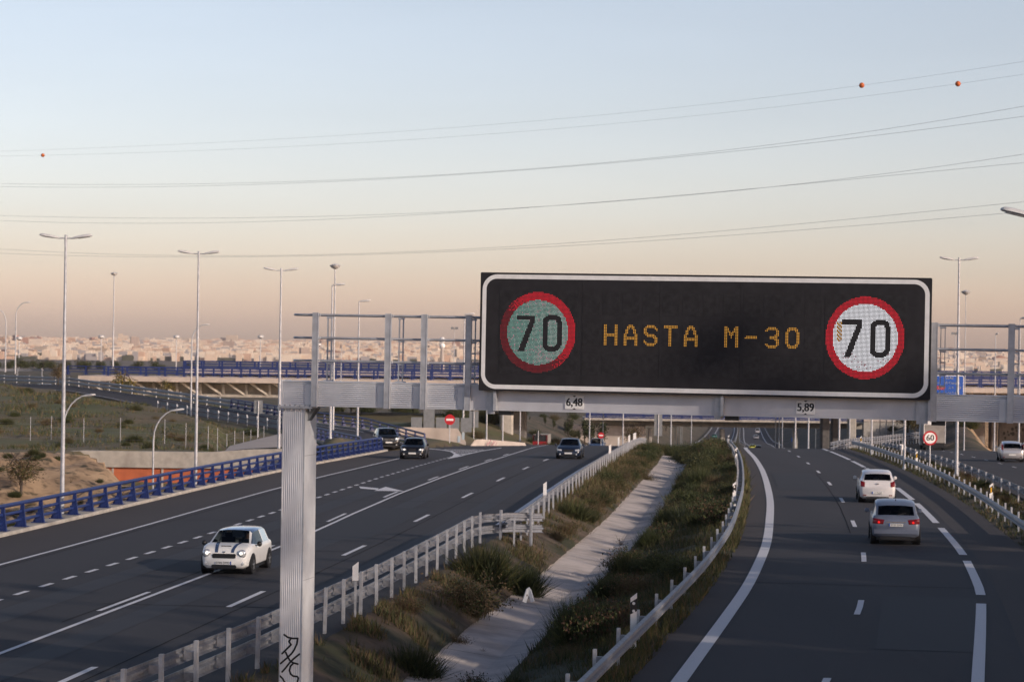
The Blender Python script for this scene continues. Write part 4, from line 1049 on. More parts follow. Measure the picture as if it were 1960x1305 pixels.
# blue direction sign at the right
c0, c1 = P(1787, 762, 300), P(1845, 719, 300); t = thing('direction_sign', 'blue motorway direction sign with white lettering, left of the bridge end at the right', 'direction sign', (c0.x, 300, c0.z))
W_, H_ = c1.x - c0.x, c1.z - c0.z
m = MB(); m.prism(rrect(0, 0, W_, H_, .15, 4), lambda u, v, e: (u, .06 * e, v)); m.build('border', MT['white'], t)
m = MB(); m.prism(rrect(.07, .07, W_ - .07, H_ - .07, .12, 4), lambda u, v, e: (u, -.006 + .004 * e, v)); m.build('panel', MT['signblue'], t)
m = MB(); zp = hgt((c0.x + c1.x) / 2, 300.2) - c0.z
for x in (.5, W_ - .5): m.b2((x - .06, .07, zp), (x + .06, .19, H_)); 
m.build('supports', MT['galvpost'], t)
m = MB(); FN = lambda ox, oz: (lambda x, y: (ox + x, -.010, oz + y))
letters(m, 'M-40', .42, FN(W_ * .52, H_ - .34), bold=.012); letters(m, 'A-1', .38, FN(.52, H_ - .92), bold=.01); letters(m, 'A Coru\u00f1a', .46, FN(W_ * .62, H_ - .92), sx=.95, bold=.014)
letters(m, 'A-3', .40, FN(W_ * .58, H_ - 1.52), bold=.01); letters(m, 'A-4', .40, FN(W_ * .84, H_ - 1.52), bold=.01); letters(m, 'Pta A-5', .36, FN(W_ * .6, H_ - 2.15), bold=.01); m.build('lettering', MT['white'], t)
m = MB(); m.prism(rrect(.3, H_ - 1.75, 1.42, H_ - 1.28, .2, 4), lambda u, v, e: (u, -.012 + .005 * e, v)); m.build('red_badge', MT['red'], t)
m = MB(); letters(m, 'M-30', .36, lambda x, y: (.86 + x, -.016, H_ - 1.52 + y), bold=.01); m.build('badge_lettering', MT['white'], t)
# backs of signs
LASTB = []
def back_sign(label, px0, py0, px1, py1, Y, ybase=None, tri=False):
    a, b = P(px0, py1, Y), P(px1, py0, Y); cx = (a.x + b.x) / 2; zg = hgt(cx, Y); t = thing('road_sign', label, 'road sign', (cx, Y, zg)); w = (b.x - a.x) / 2
    m = MB()
    if tri: m.prism([(-w, a.z - zg), (w, a.z - zg), (w * .08, b.z - zg), (-w * .08, b.z - zg)], lambda u, v, e: (u, .03 * e, v))
    else: m.b2((-w, 0, a.z - zg), (w, .03, b.z - zg))
    m.build('plate', MT['black'] if tri else MT['signback'], t)
    m = MB(); m.cyl((0, -.05, -.1), (0, -.05, b.z - zg - .05), .05, n=6); m.build('post', MT['galvpost'], t); LASTB.append(t); return t
back_sign('pale grey back of a sign beside the ramp, left of the gantry post', 486, 766, 503, 791, 205)
back_sign('grey back of a sign on a post under the gantry, left of the bridge pier', 898, 787, 916, 818, 225)
back_sign('tall grey back of a sign under the beam, left of the near bridge pier column', 1252, 791, 1268, 834, 240)
back_sign('black triangular sign seen from behind above the red truck', 1022, 823, 1038.5, 838.5, 262, tri=True)
back_sign('small blue sign far beyond the lower bridge on the right bank', 1515, 838, 1521, 845, 600)
o = LASTB[4]
if o:
    for ch in o.children:
        if ch.name.startswith('plate'): ch.data.materials[0] = MT['signblue']
a_, b_ = P(1640, 847, 330), P(1647, 838, 330)
back_sign('small blue pedestrian sign in front of the dark underpass opening', 1639, 834, 1646, 842, 330)
for ch in LASTB[5].children:
    if ch.name.startswith('plate'): ch.data.materials[0] = MT['signblue']
# white cabinet / pale sign on a post behind the outer guardrail
back_sign('small pale box sign on a post behind the outer guardrail beside the thick pole', 1722.5, 850, 1729, 861, 172)
for ch in LASTB[6].children:
    if ch.name.startswith('plate'): ch.data.materials[0] = MT['white']
# ------------------------------------------------------------------ delineator posts
def delineator(label, p, h, rz, kind, group=None, tz=0.0):
    t = thing('marker_post', label, 'marker post', p, rz, group); m = MB(); w = .075
    m.prism([(-w, tz), (w, tz), (w, h), (-w, h - .12)], lambda u, v, e: (u, -.03 + .06 * e, v)); m.build('body', MT['white'], t)
    if tz: m = MB(); m.b2((-.03, .031, 0), (.03, .05, tz + .3)); m.build('bracket', MT['galvpost'], t)
    if kind != 'plain':
        m = MB(); m.prism([(-w - .003, h - .50), (w + .003, h - .42), (w + .003, h - .12), (-w - .003, h - .22)], lambda u, v, e: (u, -.033 + .066 * e, v)); m.build('black_band', MT['black'], t)
        if kind == 'dots':
            for z in (h - .24, h - .42):
                m = MB(); m.cyl((0, -.04, z), (0, -.032, z), .036, n=12); m.build('reflector', MT['white'], t)
        else:
            m = MB(); m.b2((-.035, -.04, h - .44), (.035, -.033, h - .20)); m.build('reflector', MT['amberplate'], t)
    return t
for lab, px, py, sc in (('white marker post above the near double guardrail, right of the gantry post', 656, 1110, .62), ('white marker post where the double guardrail ends', 1057.5, 945, .62)):
    d = G(px, py, .95 if px < 700 else .8); yy = d.y
    delineator(lab, off(LR, yy, .22 if px < 700 else 1.2, 0), 1.44 if px < 700 else 1.35, -.05, 'plain', tz=.95 if px < 700 else .75)
for i, (px, py) in enumerate(((1164, 868), (1214, 846), (1247, 841), (1269, 842), (1177, 853))):
    yy = min(228, G(px, py + 3, .6).y) if i < 4 else 215
    delineator(['white marker post on the left road guardrail just below the crest', 'white marker post where the left guardrail meets the crest', 'white marker post standing on the crest in front of the tree', 'short white marker post on the crest beside the grey sign back', 'tiny white marker post across the crest beside the left road'][i], off(LR, yy, 1.3 if i < 4 else -.4, 0), 1.35 if i < 4 else .9, 0, 'plain', tz=.7 if i < 4 else .0)
for i, (px, py) in enumerate(((1261, 1182), (1417, 945), (1416, 872), (1407, 843))):
    g_ = G(px, py, .75); yy = min(g_.y, 250)
    if i == 3: yy = 236
    delineator(['black and white marker post with two dots, nearest behind the median guardrail', 'black and white marker post at the tightest part of the right guardrail', 'black and white marker post near the crest behind the right guardrail', 'highest black and white marker post beside the bushes at the crest'][i], off(RL, yy, -1.62, 0), 1.3, 0, 'dots')
for i, (px, py) in enumerate(((1893, 945), (1745, 880), (1665, 853), (1610, 845))):
    g_ = G(px, py - 5, .8); yy = min(g_.y, 215)
    delineator(['nearest marker post with yellow reflector behind the outer guardrail', 'marker post with yellow reflector behind the outer guardrail, left of the 60 sign', 'marker post with yellow reflector behind the guardrail beside a pale pole', 'farthest marker post of the outer guardrail, in front of the pier'][i], off(RL, yy, 10.15, 0), 1.25, 0, 'amber')
# ------------------------------------------------------------------ power lines and marker balls
W_PTS = [
 ('top', [(0, 290), (500, 267), (1000, 235), (1500, 181), (1960, 117)]), ('top', [(0, 299), (500, 283), (1000, 252), (1500, 202), (1832, 161), (1960, 141)]),
 ('second', [(0, 351), (300, 355), (700, 341), (1200, 306), (1600, 262), (1960, 202)]), ('second', [(0, 357), (400, 357), (900, 331), (1400, 291), (1960, 222)]),
 ('third', [(0, 412), (300, 420), (700, 410), (1200, 383), (1600, 345), (1960, 294)]), ('third', [(0, 422), (400, 428), (900, 403), (1400, 366), (1960, 311)]),
 ('lowest', [(0, 477), (300, 488), (600, 488), (1000, 471), (1400, 440), (1960, 386)]), ('lowest', [(0, 485), (400, 492), (800, 484), (1300, 457), (1960, 405)])]
WIRE = []
for i, (nm, pts) in enumerate(W_PTS):
    Yl, Yr = 345 + (i % 2) * 2, 225 + (i % 2) * 2
    A_, B_ = P(0, 300, Yl), P(1960, 300, Yr)
    xs = np.array([p[0] for p in pts], float); yv = np.array([p[1] for p in pts], float); co = np.polyfit(xs, yv, 3)
    out = []
    for k in range(-4, 45):
        t = k / 40; q = A_.lerp(B_, t); Y = q.y
        px = 980 + (q.x * math.cos(ROLL)) / Y * F; pxc = min(1960, max(0, px)); py = np.polyval(co, pxc)
        sl_ = np.polyval(np.polyder(co), pxc); py += sl_ * (px - pxc)
        for _ in range(2):
            v = P(px, py, Y); px += (q.x - v.x) / Y * F; v = P(px, py, Y)
        out.append(v)
    WIRE.append((out, co, Yl, Yr))
    m = MB(); m.tube(out, .009 if i < 2 else .015, 4)
    o = m.build('power_line', MT['wire']); tag(o, ['faint topmost power line across the sky, upper of its pair', 'faint second power line with orange balls, lower of the top pair', 'third power line from the top, upper of its pair', 'fourth power line from the top, lower of its pair', 'fifth power line from the top, upper of its pair', 'sixth power line from the top, lower of its pair', 'seventh power line from the top, just above the lowest', 'lowest power line crossing the sky above the lamp heads'][i], 'power line', 'power lines across the sky')
for (px, py, wi, lab) in ((1650, 160, 0, 'orange marker ball on the topmost power line, right part of the sky'), (1832, 161, 1, 'orange marker ball nearest the right edge of the sky'), (82, 298.5, 1, 'small orange marker ball at the left edge of the sky')):
    out = WIRE[wi][0]; best = min(((v - EYE).normalized() - ray(px, py).normalized()).length for v in out)
    tt = min(range(len(out) - 1), key=lambda k: min((((out[k].lerp(out[k + 1], f)) - EYE).normalized() - ray(px, py).normalized()).length for f in (0, .25, .5, .75, 1)))
    f = min([j / 20 for j in range(21)], key=lambda f: (((out[tt].lerp(out[tt + 1], f)) - EYE).normalized() - ray(px, py).normalized()).length)
    c = out[tt].lerp(out[tt + 1], f); r = .27
    m = MB(); m.lathe([(0.001, -r)] + [(r * math.cos(a), r * math.sin(a)) for a in [math.radians(x) for x in (-70, -50, -30, -10, 0, 10, 30, 50, 70)]] + [(.001, r)], (0, 0, 0), n=16)
    m.lathe([(r * 1.03, -.02), (r * 1.03, .02)], (0, 0, 0), n=16)
    o = m.build('marker_ball', MT['ball'], smooth=50); o.location = c; tag(o, lab, 'marker ball', 'orange marker balls')
# small white split tube at the channel edge and litter
c = off(LR, 74.6, crease(74.6) + CHL - .25, -.72)
t = thing('bent_plastic_post', 'small white bent plastic post lying folded at the edge of the concrete channel', 'marker post', G(1011, 1152, -.85))
m = MB(); m.bar((-.13, 0, 0), (0, .05, .40), .06, .13); m.bar((.14, 0, .02), (.03, .05, .38), .06, .11); m.bar((-.03, .05, .36), (.06, .05, .42), .07, .12); m.build('tube', MT['white'], t)
# ------------------------------------------------------------------ cars (local frame: x right, y forward, z up)
def car_shell(Lc, Wd, H, k):
    """k: y positions from the rear: rg0 rear glass base, rr roof rear, rf roof front, wb windscreen base; heights: belt, hood, tail, deck"""
    w = Wd / 2; st = []
    zb = k.get('zb', .20); belt = k['belt']
    def S(y, wf, zbo, zbelt, zroof, wr, kind): st.append((y - Lc / 2, w * wf, zbo, zbelt, zroof, wr, kind))
    tl, dk = k['tail'], k.get('deck', k['belt'])
    S(0.0, .80, zb + .16, tl - .25, None, 0, 'b'); S(.05, .90, zb + .08, tl - .10, None, 0, 'b'); S(.13, .95, zb + .02, dk - .02, None, 0, 'b')
    if k['rg0'] > .45: S(k['rg0'] * .5, .975, zb, dk, None, 0, 'b')
    S(k['rg0'], .98, zb, dk + .01, None, 0, 'rg')
    rr_, rf = k['rr'], k['rf']; H_ = H
    S(rr_, .99, zb, belt, k.get('rz', H_ - .05), k.get('wr', .74), 'q'); S(rr_ + k.get('cp', .28), 1.0, zb, belt, H_ - (.06 if 'rz' in k else .015), k.get('wr', .74) + .01, 's')
    n = 3; y0 = rr_ + k.get('cp', .28); span = rf - y0
    S(y0 + span * .42, 1.0, zb, belt - .005, H_, k.get('wr', .74) + .015, 'p'); S(y0 + span * .42 + .09, 1.0, zb, belt - .005, H_, k.get('wr', .74) + .015, 's')
    S(rf - .25, 1.0, zb, belt - .01, H_ - .01, k.get('wr', .74) + .01, 's')
    S(rf, 1.0, zb, belt - .015, H_ - .045, k.get('wr', .74), 'ws')
    S(k['wb'], .99, zb, k.get('cowl', belt), None, 0, 'b')
    hd = k['hood']; fl = Lc - k['wb']
    S(k['wb'] + fl * .45, .98, zb, (k.get('cowl', belt) * .45 + hd * .55) + .015, None, 0, 'b'); S(Lc - .32, .95, zb, hd, None, 0, 'b'); S(Lc - .14, .90, zb + .01, hd - .08, None, 0, 'b')
    S(Lc - .05, .83, zb + .04, hd - .20, None, 0, 'b'); S(Lc, .72, zb + .10, hd - .30, None, 0, 'b')
    rings = []
    for (y, ww, zo, ze, zr, wr, kd) in st:
        mid = zo + (ze - zo) * .5; crown = .05 if kd in 'b' or kd == 'rg' else 0
        pts = [(0, zo), (ww * .80, zo), (ww * .96, zo + .09), (ww, mid), (ww * .985, ze - .09), (ww * .945, ze)]
        if zr is None:
            pts += [(ww * .90, ze + crown * .45), (ww * .84, ze + crown * .7), (ww * .76, ze + crown * .85), (ww * .42, ze + crown), (0, ze + crown * 1.05)]
        else:
            wr_ = w * wr; pts += [(ww * .915, ze + .03), (wr_ + .035, zr - .075), (wr_ - .05, zr - .015), (wr_ * .5, zr + .012), (0, zr + .02)]
        rings.append((y, pts, kd))
    return rings
GLASS_KEYS = {}
t_surf = [None]
def build_car(name, label, cat, pos, rz, Lc, Wd, H, paint, k, front=True, group=None, details=None, roofmat=None):
    t = thing(name, label, cat, pos, rz, group); R_ = car_shell(Lc, Wd, H, k); n = 11
    body, ws, rw, sw, rf = MB(), MB(), MB(), (MB(), MB()), MB()
    full = []
    for y, pts, kd in R_:
        full.append([(x, y, z) for x, z in pts] + [(-x, y, z) for x, z in pts[-2:0:-1]])
    N = len(full[0])                                     # 20 points round
    for i in range(len(full) - 1):
        kd, kn = R_[i][2], R_[i + 1][2]; a, b = full[i], full[i + 1]
        for j in range(N):
            j2 = (j + 1) % N; jj = j if j < 10 else N - 1 - j       # mirrored segment index
            tgt = body
            if kd == 'rg' and jj in (8, 9): tgt = rw
            elif kd == 'ws' and jj in (8, 9): tgt = ws
            elif jj == 6 and (kd == 's' or kd == 'ws'): tgt = sw[0 if j < 10 else 1]
            elif False: pass
            elif jj in (7, 8, 9) and kd in ('q', 's', 'p') : tgt = rf if roofmat else body
            vs = [a[j], a[j2], b[j2], b[j]]
            tgt.add(vs, [(0, 1, 2, 3)])
    body.add(full[0], [tuple(range(N))]); body.add(full[-1], [tuple(reversed(range(N)))])
    from mathutils.bvhtree import BVHTree
    BV = BVHTree.FromPolygons([Vector(v) for v in body.v], body.f)
    def ysurf(x, z, sd_):
        h_ = BV.ray_cast(Vector((x, sd_ * (Lc / 2 + 1), z)), Vector((0, -sd_, 0))); return h_[0].y if h_[0] else sd_ * Lc / 2
    t_surf[0] = BV
    def hug(mb, c4, sd_, nu=9, nv=4, o_=.014):          # a lamp lens that follows the bodywork
        fr, bk = [], []
        for j in range(nv + 1):
            for i in range(nu + 1):
                a, b = i / nu, j / nv
                x = (c4[0][0] * (1 - a) + c4[1][0] * a) * (1 - b) + (c4[3][0] * (1 - a) + c4[2][0] * a) * b
                z = (c4[0][1] * (1 - a) + c4[1][1] * a) * (1 - b) + (c4[3][1] * (1 - a) + c4[2][1] * a) * b
                x = max(-Wd * .475, min(Wd * .475, x)); y = ysurf(x * .97, z, sd_); e_ = 1 if 0 < i < nu and 0 < j < nv else 0
                fr.append((x * 1.012, y + sd_ * o_ * (1 if e_ else .3), z)); bk.append((x * .97, y - sd_ * .05, z))
        q = nu + 1; n_ = len(fr)
        mb.add(fr + bk, [(j * q + i, j * q + i + 1, (j + 1) * q + i + 1, (j + 1) * q + i) for j in range(nv) for i in range(nu)] + [(j * q, (j + 1) * q, (j + 1) * q + n_, j * q + n_) for j in range(nv)] + [(j * q + nu, (j + 1) * q + nu, (j + 1) * q + nu + n_, j * q + nu + n_) for j in range(nv)] + [(i, i + 1, i + 1 + n_, i + n_) for i in range(nu)] + [(nv * q + i, nv * q + i + 1, nv * q + i + 1 + n_, nv * q + i + n_) for i in range(nu)])
    def finish(mb, nm, mt, par=t, sm_=38):
        if not mb.f: return None
        me = mb.mesh(nm, mt)
        import bmesh
        bm = bmesh.new(); bm.from_mesh(me); bmesh.ops.remove_doubles(bm, verts=bm.verts, dist=.0005); bmesh.ops.recalc_face_normals(bm, faces=bm.faces)
        if nm == 'body': bmesh.ops.dissolve_degenerate(bm, dist=.0005, edges=bm.edges)
        bm.to_mesh(me); bm.free(); me.polygons.foreach_set('use_smooth', [True] * len(me.polygons)); me.set_sharp_from_angle(angle=math.radians(sm_))
        return link(nm, me, par)
    finish(body, 'body', paint); finish(ws, 'windscreen', MT['glass']); finish(rw, 'rear_window', MT['glass']); finish(sw[0], 'side_window', MT['glass']); finish(sw[1], 'side_window', MT['glass'])
    if roofmat: finish(rf, 'roof', roofmat)
    w = Wd / 2
    # dark cabin floor at belt height with seats
    m = MB(); m.b2((-w * .86, k['rg0'] - Lc / 2 + .12, k['belt'] - .22), (w * .86, k['wb'] - Lc / 2 - .12, k['belt'] - .20))
    for x in (-.36, .36):
        y0 = k['rf'] - Lc / 2 - .55; m.box((x, y0 - .12, k['belt'] - .02), (.46, .12, .42)); m.box((x, y0 - .14, k['belt'] + .25), (.24, .08, .16))
    m.build('interior', MT['interior'], t)
    # wheels with dark arches
    wr = k.get('wheel', .31); yf, yr_ = Lc / 2 - k.get('fo', .72), -Lc / 2 + k.get('ro', .62)
    for y in (yf, yr_):
        for sx in (-1, 1):
            m = MB(); m.cyl((sx * (w - .30), y, wr + .03), (sx * (w + .006), y, wr + .03), wr * (1.20 if k.get('cladding') else 1.10), n=24); m.build('wheel_arch', MT['plastic'], t)
            m = MB(); x = sx * (w - .10); m.lathe([(wr * .6, -.10), (wr * .96, -.10), (wr, -.07), (wr, .07), (wr * .96, .10), (wr * .6, .10)], (x + sx * .022, y, wr), 'X', 24)
            wl = m.build('wheel', MT['rubber'], t, smooth=40)
            m = MB(); xo = x + sx * .10; m.lathe([(wr * .66, -.0), (wr * .62, .012), (wr * .56, .0)], (xo + sx * .014, y, wr), 'X', 24)
            for q in range(5):
                a = 2 * math.pi * q / 5 + .3; m.bar((xo + sx * .012, y, wr), (xo + sx * .012, y + math.cos(a) * wr * .6, wr + math.sin(a) * wr * .6), .05, .022, up=(1, 0, 0))
            m.cyl((xo, y, wr), (xo + sx * .022, y, wr), .05, n=10); m.build('rim', MT['rim'], wl)
    # sills, mirrors, bumpers
    m = MB(); m.b2((-w * .9, yr_ + wr, .16), (w * .9, yf - wr, .30)); m.b2((-w * .78, -Lc / 2 + .2, .17), (w * .78, Lc / 2 - .2, .34)); m.build('underbody', MT['plastic'], t)
    for sx in (-1, 1):
        m = MB(); ym = k['wb'] - Lc / 2 - .22; m.lathe([(.001, -.05), (.06, -.045), (.09, 0), (.07, .06), (.001, .09)], (sx * (w + .10), ym, k['belt'] + .06), 'Y', 12); m.bar((sx * (w - .06), ym, k['belt'] - .0), (sx * (w + .08), ym, k['belt'] + .03), .05, .04)
        m.build('mirror', k.get('mirror') or paint, t, smooth=50)
    sd = 1 if front else -1; ye = sd * Lc / 2
    def rbox(nm, mt, x0, x1, z0, z1, y, th=.05, r=.04, par=t, inset=0):
        m = MB(); m.prism(rrect(x0, z0, x1, z1, r, 4), lambda u, v, e: (u, y + sd * (-th + (th + .0) * e) if sd > 0 else y - (-th + th * e), v)); return m.build(nm, mt, par)
    d = details or {}
    y0 = ye
    if front:
        rbox('grille', MT['plastic'], -d.get('gw', .42), d.get('gw', .42), d.get('gz', .52), d.get('gz', .52) + d.get('gh', .16), ye + .012, .14, .05)
        if d.get('chrome'):
            m = MB()
            for q in range(3): z = d.get('gz', .52) + d.get('gh', .16) * (q + .5) / 3; m.b2((-d['gw'] + .03, ye + .012, z - .012), (d['gw'] - .03, ye + .02, z + .012))
            m.build('grille_bars', MT['chrome'], t)
        rbox('lower_intake', MT['plastic'], -d.get('iw', .52), d.get('iw', .52), .22, .34, ye + .016, .2, .05)
        for sx in (-1, 1):
            hx, hz, hw, hh = d.get('hx', .60), d.get('hz', .66), d.get('hw', .14), d.get('hh', .08); yy = ysurf(sx * hx, hz, 1) - (.0 if d.get('round') else .05)
            m = MB()
            if d.get('round'):
                m.lathe([(hw * 1.1, -.08), (hw * 1.1, .02), (hw * .98, .03)], (sx * hx, yy, hz), 'Y', 20); hl = m.build('headlight', MT['chrome'], t, smooth=40)
                m = MB(); m.lathe([(hw * .98, .03), (hw * .8, .06), (.001, .08)], (sx * hx, yy, hz), 'Y', 20); m.build('headlight_lens', MT['lens'], hl, smooth=60)
                m = MB(); m.lathe([(.055, .05), (.05, .085), (.001, .09)], (sx * (hx - .02), yy, hz + .02), 'Y', 12); m.build('bulb', MT['lit'] if (d.get('lit') and (sx == -1 or d.get('lit') == 2)) else MT['lens'], hl)
            else:
                hug(m, [(sx * (hx - hw), hz + hh * .6), (sx * (hx + hw), hz + hh), (sx * (hx + hw), hz - hh * .5), (sx * (hx - hw), hz - hh)], 1); hl = m.build('headlight', MT['lens'], t)
                if d.get('lit'):
                    m = MB(); m.lathe([(.05, .0), (.04, .03), (.001, .035)], (sx * (hx - .04), yy + .07, hz), 'Y', 12); m.build('bulb', MT['lit'], hl)
            m = MB(); m.lathe([(.055, -.05), (.055, .01), (.001, .02)], (sx * d.get('fx', .58), ysurf(sx * d.get('fx', .58), d.get('fz', .36), 1) + .0, d.get('fz', .36)), 'Y', 14); m.build('fog_light', MT['lens'], t, smooth=40)
        pz = d.get('pz', .43); py = ye + .035
    else:
        for sx in (-1, 1):
            tx, tz, tw, th_ = d.get('tx', .66), d.get('tz', .78), d.get('tw', .12), d.get('th', .12); m = MB()
            hug(m, [(sx * (tx - tw), tz + th_ * .5), (sx * (tx + tw), tz + th_), (sx * (tx + tw), tz - th_ * .8), (sx * (tx - tw * .8), tz - th_)], -1); tl = m.build('tail_light', MT['tail'], t)
            if d.get('brake'):
                m = MB(); m.lathe([(.001, -.03), (.04, -.02), (.045, .0)], (sx * (tx - .01), ysurf(sx * tx, tz - th_ * .35, -1) - .01, tz - th_ * .35), 'Y', 12); m.build('brake_lamp', MT['brake'], tl)
            if d.get('refl', True):
                m = MB(); m.b2((sx * .62 - .08, ye - .004, .36), (sx * .62 + .08, ye + .1, .40)); m.build('reflector', MT['tail'], t)
        if d.get('strip'):
            m = MB(); m.b2((-.36, ye - .022, d['pz'] + .09), (.36, ye + .02, d['pz'] + .12)); m.build('trim_strip', MT['chrome'], t)
        rbox('rear_valance', MT['plastic'], -w * .62, w * .62, .20, .31, ye - .006, .1, .03)
        if d.get('antenna'): m = MB(); m.cyl((0, k['rr'] - Lc / 2 + .15, H), (0, k['rr'] - Lc / 2 - .05, H + .28), .008, n=5); m.lathe([(.03, 0), (.01, .05)], (0, k['rr'] - Lc / 2 + .15, H), n=8); m.build('antenna', MT['plastic'], t)
        if d.get('wiper'): m = MB(); m.bar((0, k['rg0'] - Lc / 2 - .02, k['belt'] + .04), (.38, k['rg0'] - Lc / 2 + .06, k['belt'] + .14), .02, .02); m.build('wiper', MT['plastic'], t)
        pz = d.get('pz', .72); py = ye - .03
    m = MB(); m.b2((-.26, py - .006, pz - .055), (.26, py + .006, pz + .055)); pl_ = m.build('number_plate', MT['plate'], t)
    m = MB(); m.b2((-.26, py + sd * .0065, pz - .055), (-.22, py + sd * .008, pz + .055)) ; m.build('plate_band', MT['signblue'], pl_) if d.get('plate') else None
    if d.get('plate'):
        m = MB(); letters(m, d['plate'], .105, lambda x, y: (-sd * x * 1.0 - (-.02), py + sd * .008, pz + y), sx=.95); m.build('plate_digits', MT['ink'], pl_)
    return t
HATCH = dict(rg0=.22, rr=.62, rf=2.12, wb=2.72, belt=.93, hood=.80, tail=.92, wr=.70, wheel=.31, fo=.66, ro=.60)
def heading(fn, y): d = tang(fn, y); return -math.atan2(d.x, d.y)
def place(px, py, fn, sgn, Lc):        # contact point of the end nearest the camera -> car centre and heading
    g_ = G(px, py); d = tang(fn, g_.y); c = g_ + d * (Lc / 2 - .3); c.z = (prof(c.y - 1.5) + prof(c.y + 1.5)) / 2 + .004
    rz = heading(fn, g_.y) + (math.pi if sgn < 0 else 0)
    return c, rz
cream = carpaint('cream_white_paint', (.82, .81, .79)); wht = carpaint('white_car_paint', (.68, .67, .68)); slv = carpaint('silver_blue_paint', (.17, .20, .27), .36, .25, .4); slv2 = carpaint('silver_paint', (.50, .50, .52), .3, .5)
navy = carpaint('dark_blue_paint', (.010, .018, .042), .3, .0, .3); blk = carpaint('black_car_paint', (.007, .008, .012), .3, .0, .3); roofb = carpaint('dark_blue_roof_paint', (.05, .08, .16), .2, .0, 1.0)
# --- white hatchback with blue roof and bonnet stripes
c, rz = place(431, 1099, LR, -1, 3.7)
mk_ = dict(HATCH, wb=2.80, rf=2.22, rr=.34, rg0=.16, belt=.90, hood=.86, tail=.98, wr=.67, cp=.16, cladding=True, mirror=MT['black'], wheel=.30, cowl=.95)
mini = build_car('hatchback_car', 'small cream white hatchback with dark blue roof and bonnet stripes driving on the left road', 'car', c, rz, 3.7, 1.70, 1.41, cream, mk_, True,
                 details=dict(round=True, hx=.60, hz=.70, hw=.125, hback=.19, gw=.40, gz=.55, gh=.15, iw=.42, fx=.62, fz=.38, pz=.40, plate='0786 DMD', lit=2), roofmat=roofb)
BVm = t_surf[0]
for sx in (-1, 1):
    m = MB(); row = []
    for q in range(13):
        yy = 1.79 - q * .069; x = .27 + q * .010
        zz = []
        for dx in (-.055, .055):
            h_ = BVm.ray_cast(Vector((sx * (x + dx), yy, 2)), Vector((0, 0, -1))); zz.append(Vector((sx * (x + dx), yy, h_[0].z + .012)))
        row.append(zz)
    m.add([v for r_ in row for v in r_], [(2 * i, 2 * i + 1, 2 * i + 3, 2 * i + 2) for i in range(12)]); m.build('bonnet_stripe', roofb, mini)
mini.scale = (.92, .95, .93)
m = MB(); m.box((0, 1.50, .925), (.34, .05, .03)); m.build('bonnet_scoop', MT['plastic'], mini)
m = MB(); m.lathe([(.04, -.01), (.035, .012), (.001, .016)], (0, 1.80, .76), 'Y', 12); m.build('badge', MT['chrome'], mini)
# driver
dv = thing('person', 'driver in dark clothes with one hand raised behind the wheel of the white hatchback', 'person', mini.location, rz)
m = MB()
m.lathe([(.001, .60), (.17, .62), (.21, .80), (.22, .98), (.14, 1.06), (.06, 1.08), (.055, 1.12), (.085, 1.16), (.10, 1.22), (.095, 1.28), (.06, 1.33), (.001, 1.345)], (0, 0, 0), n=16)
m.v = [(-.36 + x * (1 if z > 1.07 else 1.0), .02 + y * (.95 if z > 1.07 else .6), z) for x, y, z in m.v]
m.lathe([(.018, 0), (.012, .03), (.001, .035)], (-.36, .11, 1.21), 'Y', 8)
m.tube([(-.16, .05, .98), (-.13, .24, .84), (-.20, .44, .95), (-.22, .50, 1.0)], [.055, .045, .035, .03], 8); m.tube([(-.56, .05, .98), (-.60, .22, .84), (-.50, .42, .93)], [.055, .045, .03], 8)
dv.scale = (.92, .95, .93)
m.build('body', MT['skin'], dv, smooth=60)
m = MB(); m.lathe([(.001, .58), (.19, .60), (.225, .80), (.235, .98), (.15, 1.065), (.09, 1.07)], (0, 0, 0), n=16); m.v = [(-.36 + x, .02 + y * .62, z) for x, y, z in m.v]; m.tube([(-.16, .05, .98), (-.13, .24, .84), (-.19, .40, .93)], [.065, .055, .045], 8); m.tube([(-.56, .05, .98), (-.60, .22, .84), (-.53, .38, .91)], [.065, .055, .045], 8); m.build('jacket', MT['cloth'], dv, smooth=60)
m = MB(); m.lathe([(.102, 1.25), (.105, 1.30), (.07, 1.35), (.001, 1.365)], (-.36, .0, 0), n=14); m.build('hair', MT['bark'], dv, smooth=60)
m = MB()
for q in range(5): m.tube([(-.245 + q * .014, .50, 1.0), (-.25 + q * .016, .52, 1.03 + .004 * (2 - abs(q - 2))), (-.245 + q * .014, .505, 1.06 + .004 * (2 - abs(q - 2)))], [.008, .008, .006], 5)
m.build('fingers', MT['skin'], dv)
# --- white hatchback seen from behind
c, rz = place(1679, 962, RL, 1, 4.08)
c.x += .0
da = build_car('hatchback_car', 'white hatchback seen from behind in the middle of the right road', 'car', c, rz, 4.08, 1.74, 1.53, wht,
               dict(rg0=.22, rr=.44, rz=1.37, cp=.4, rf=2.45, wb=3.05, belt=1.03, hood=.92, tail=1.02, wr=.74, wheel=.30, fo=.80, ro=.64), False, details=dict(tx=.70, tz=.92, tw=.11, th=.15, pz=.50, plate='8178 JJH'))
m = MB(); m.box((0, -2.055, .93), (.10, .03, .05)); m.build('badge', MT['chrome'], da)
# --- silver people carrier
c, rz = place(1714, 1042, RL, 1, 4.3)
sv = build_car('silver_car', 'silver blue family car with lit tail lamps, nearest on the right road', 'car', c, rz, 4.3, 1.80, 1.60, slv,
               dict(rg0=.26, rr=.60, rz=1.42, cp=.5, rf=2.55, wb=3.3, belt=1.04, hood=.95, tail=1.06, wr=.76, wheel=.32, fo=.85, ro=.70, zb=.26), False, details=dict(tx=.64, tz=.88, tw=.22, th=.11, pz=.75, brake=True, strip=True, antenna=True, wiper=True, plate='5723 GHV', refl=False))
m = MB(); m.b2((-.80, -2.17, .42), (.80, -2.05, .58)); m.build('bumper', slv, sv)
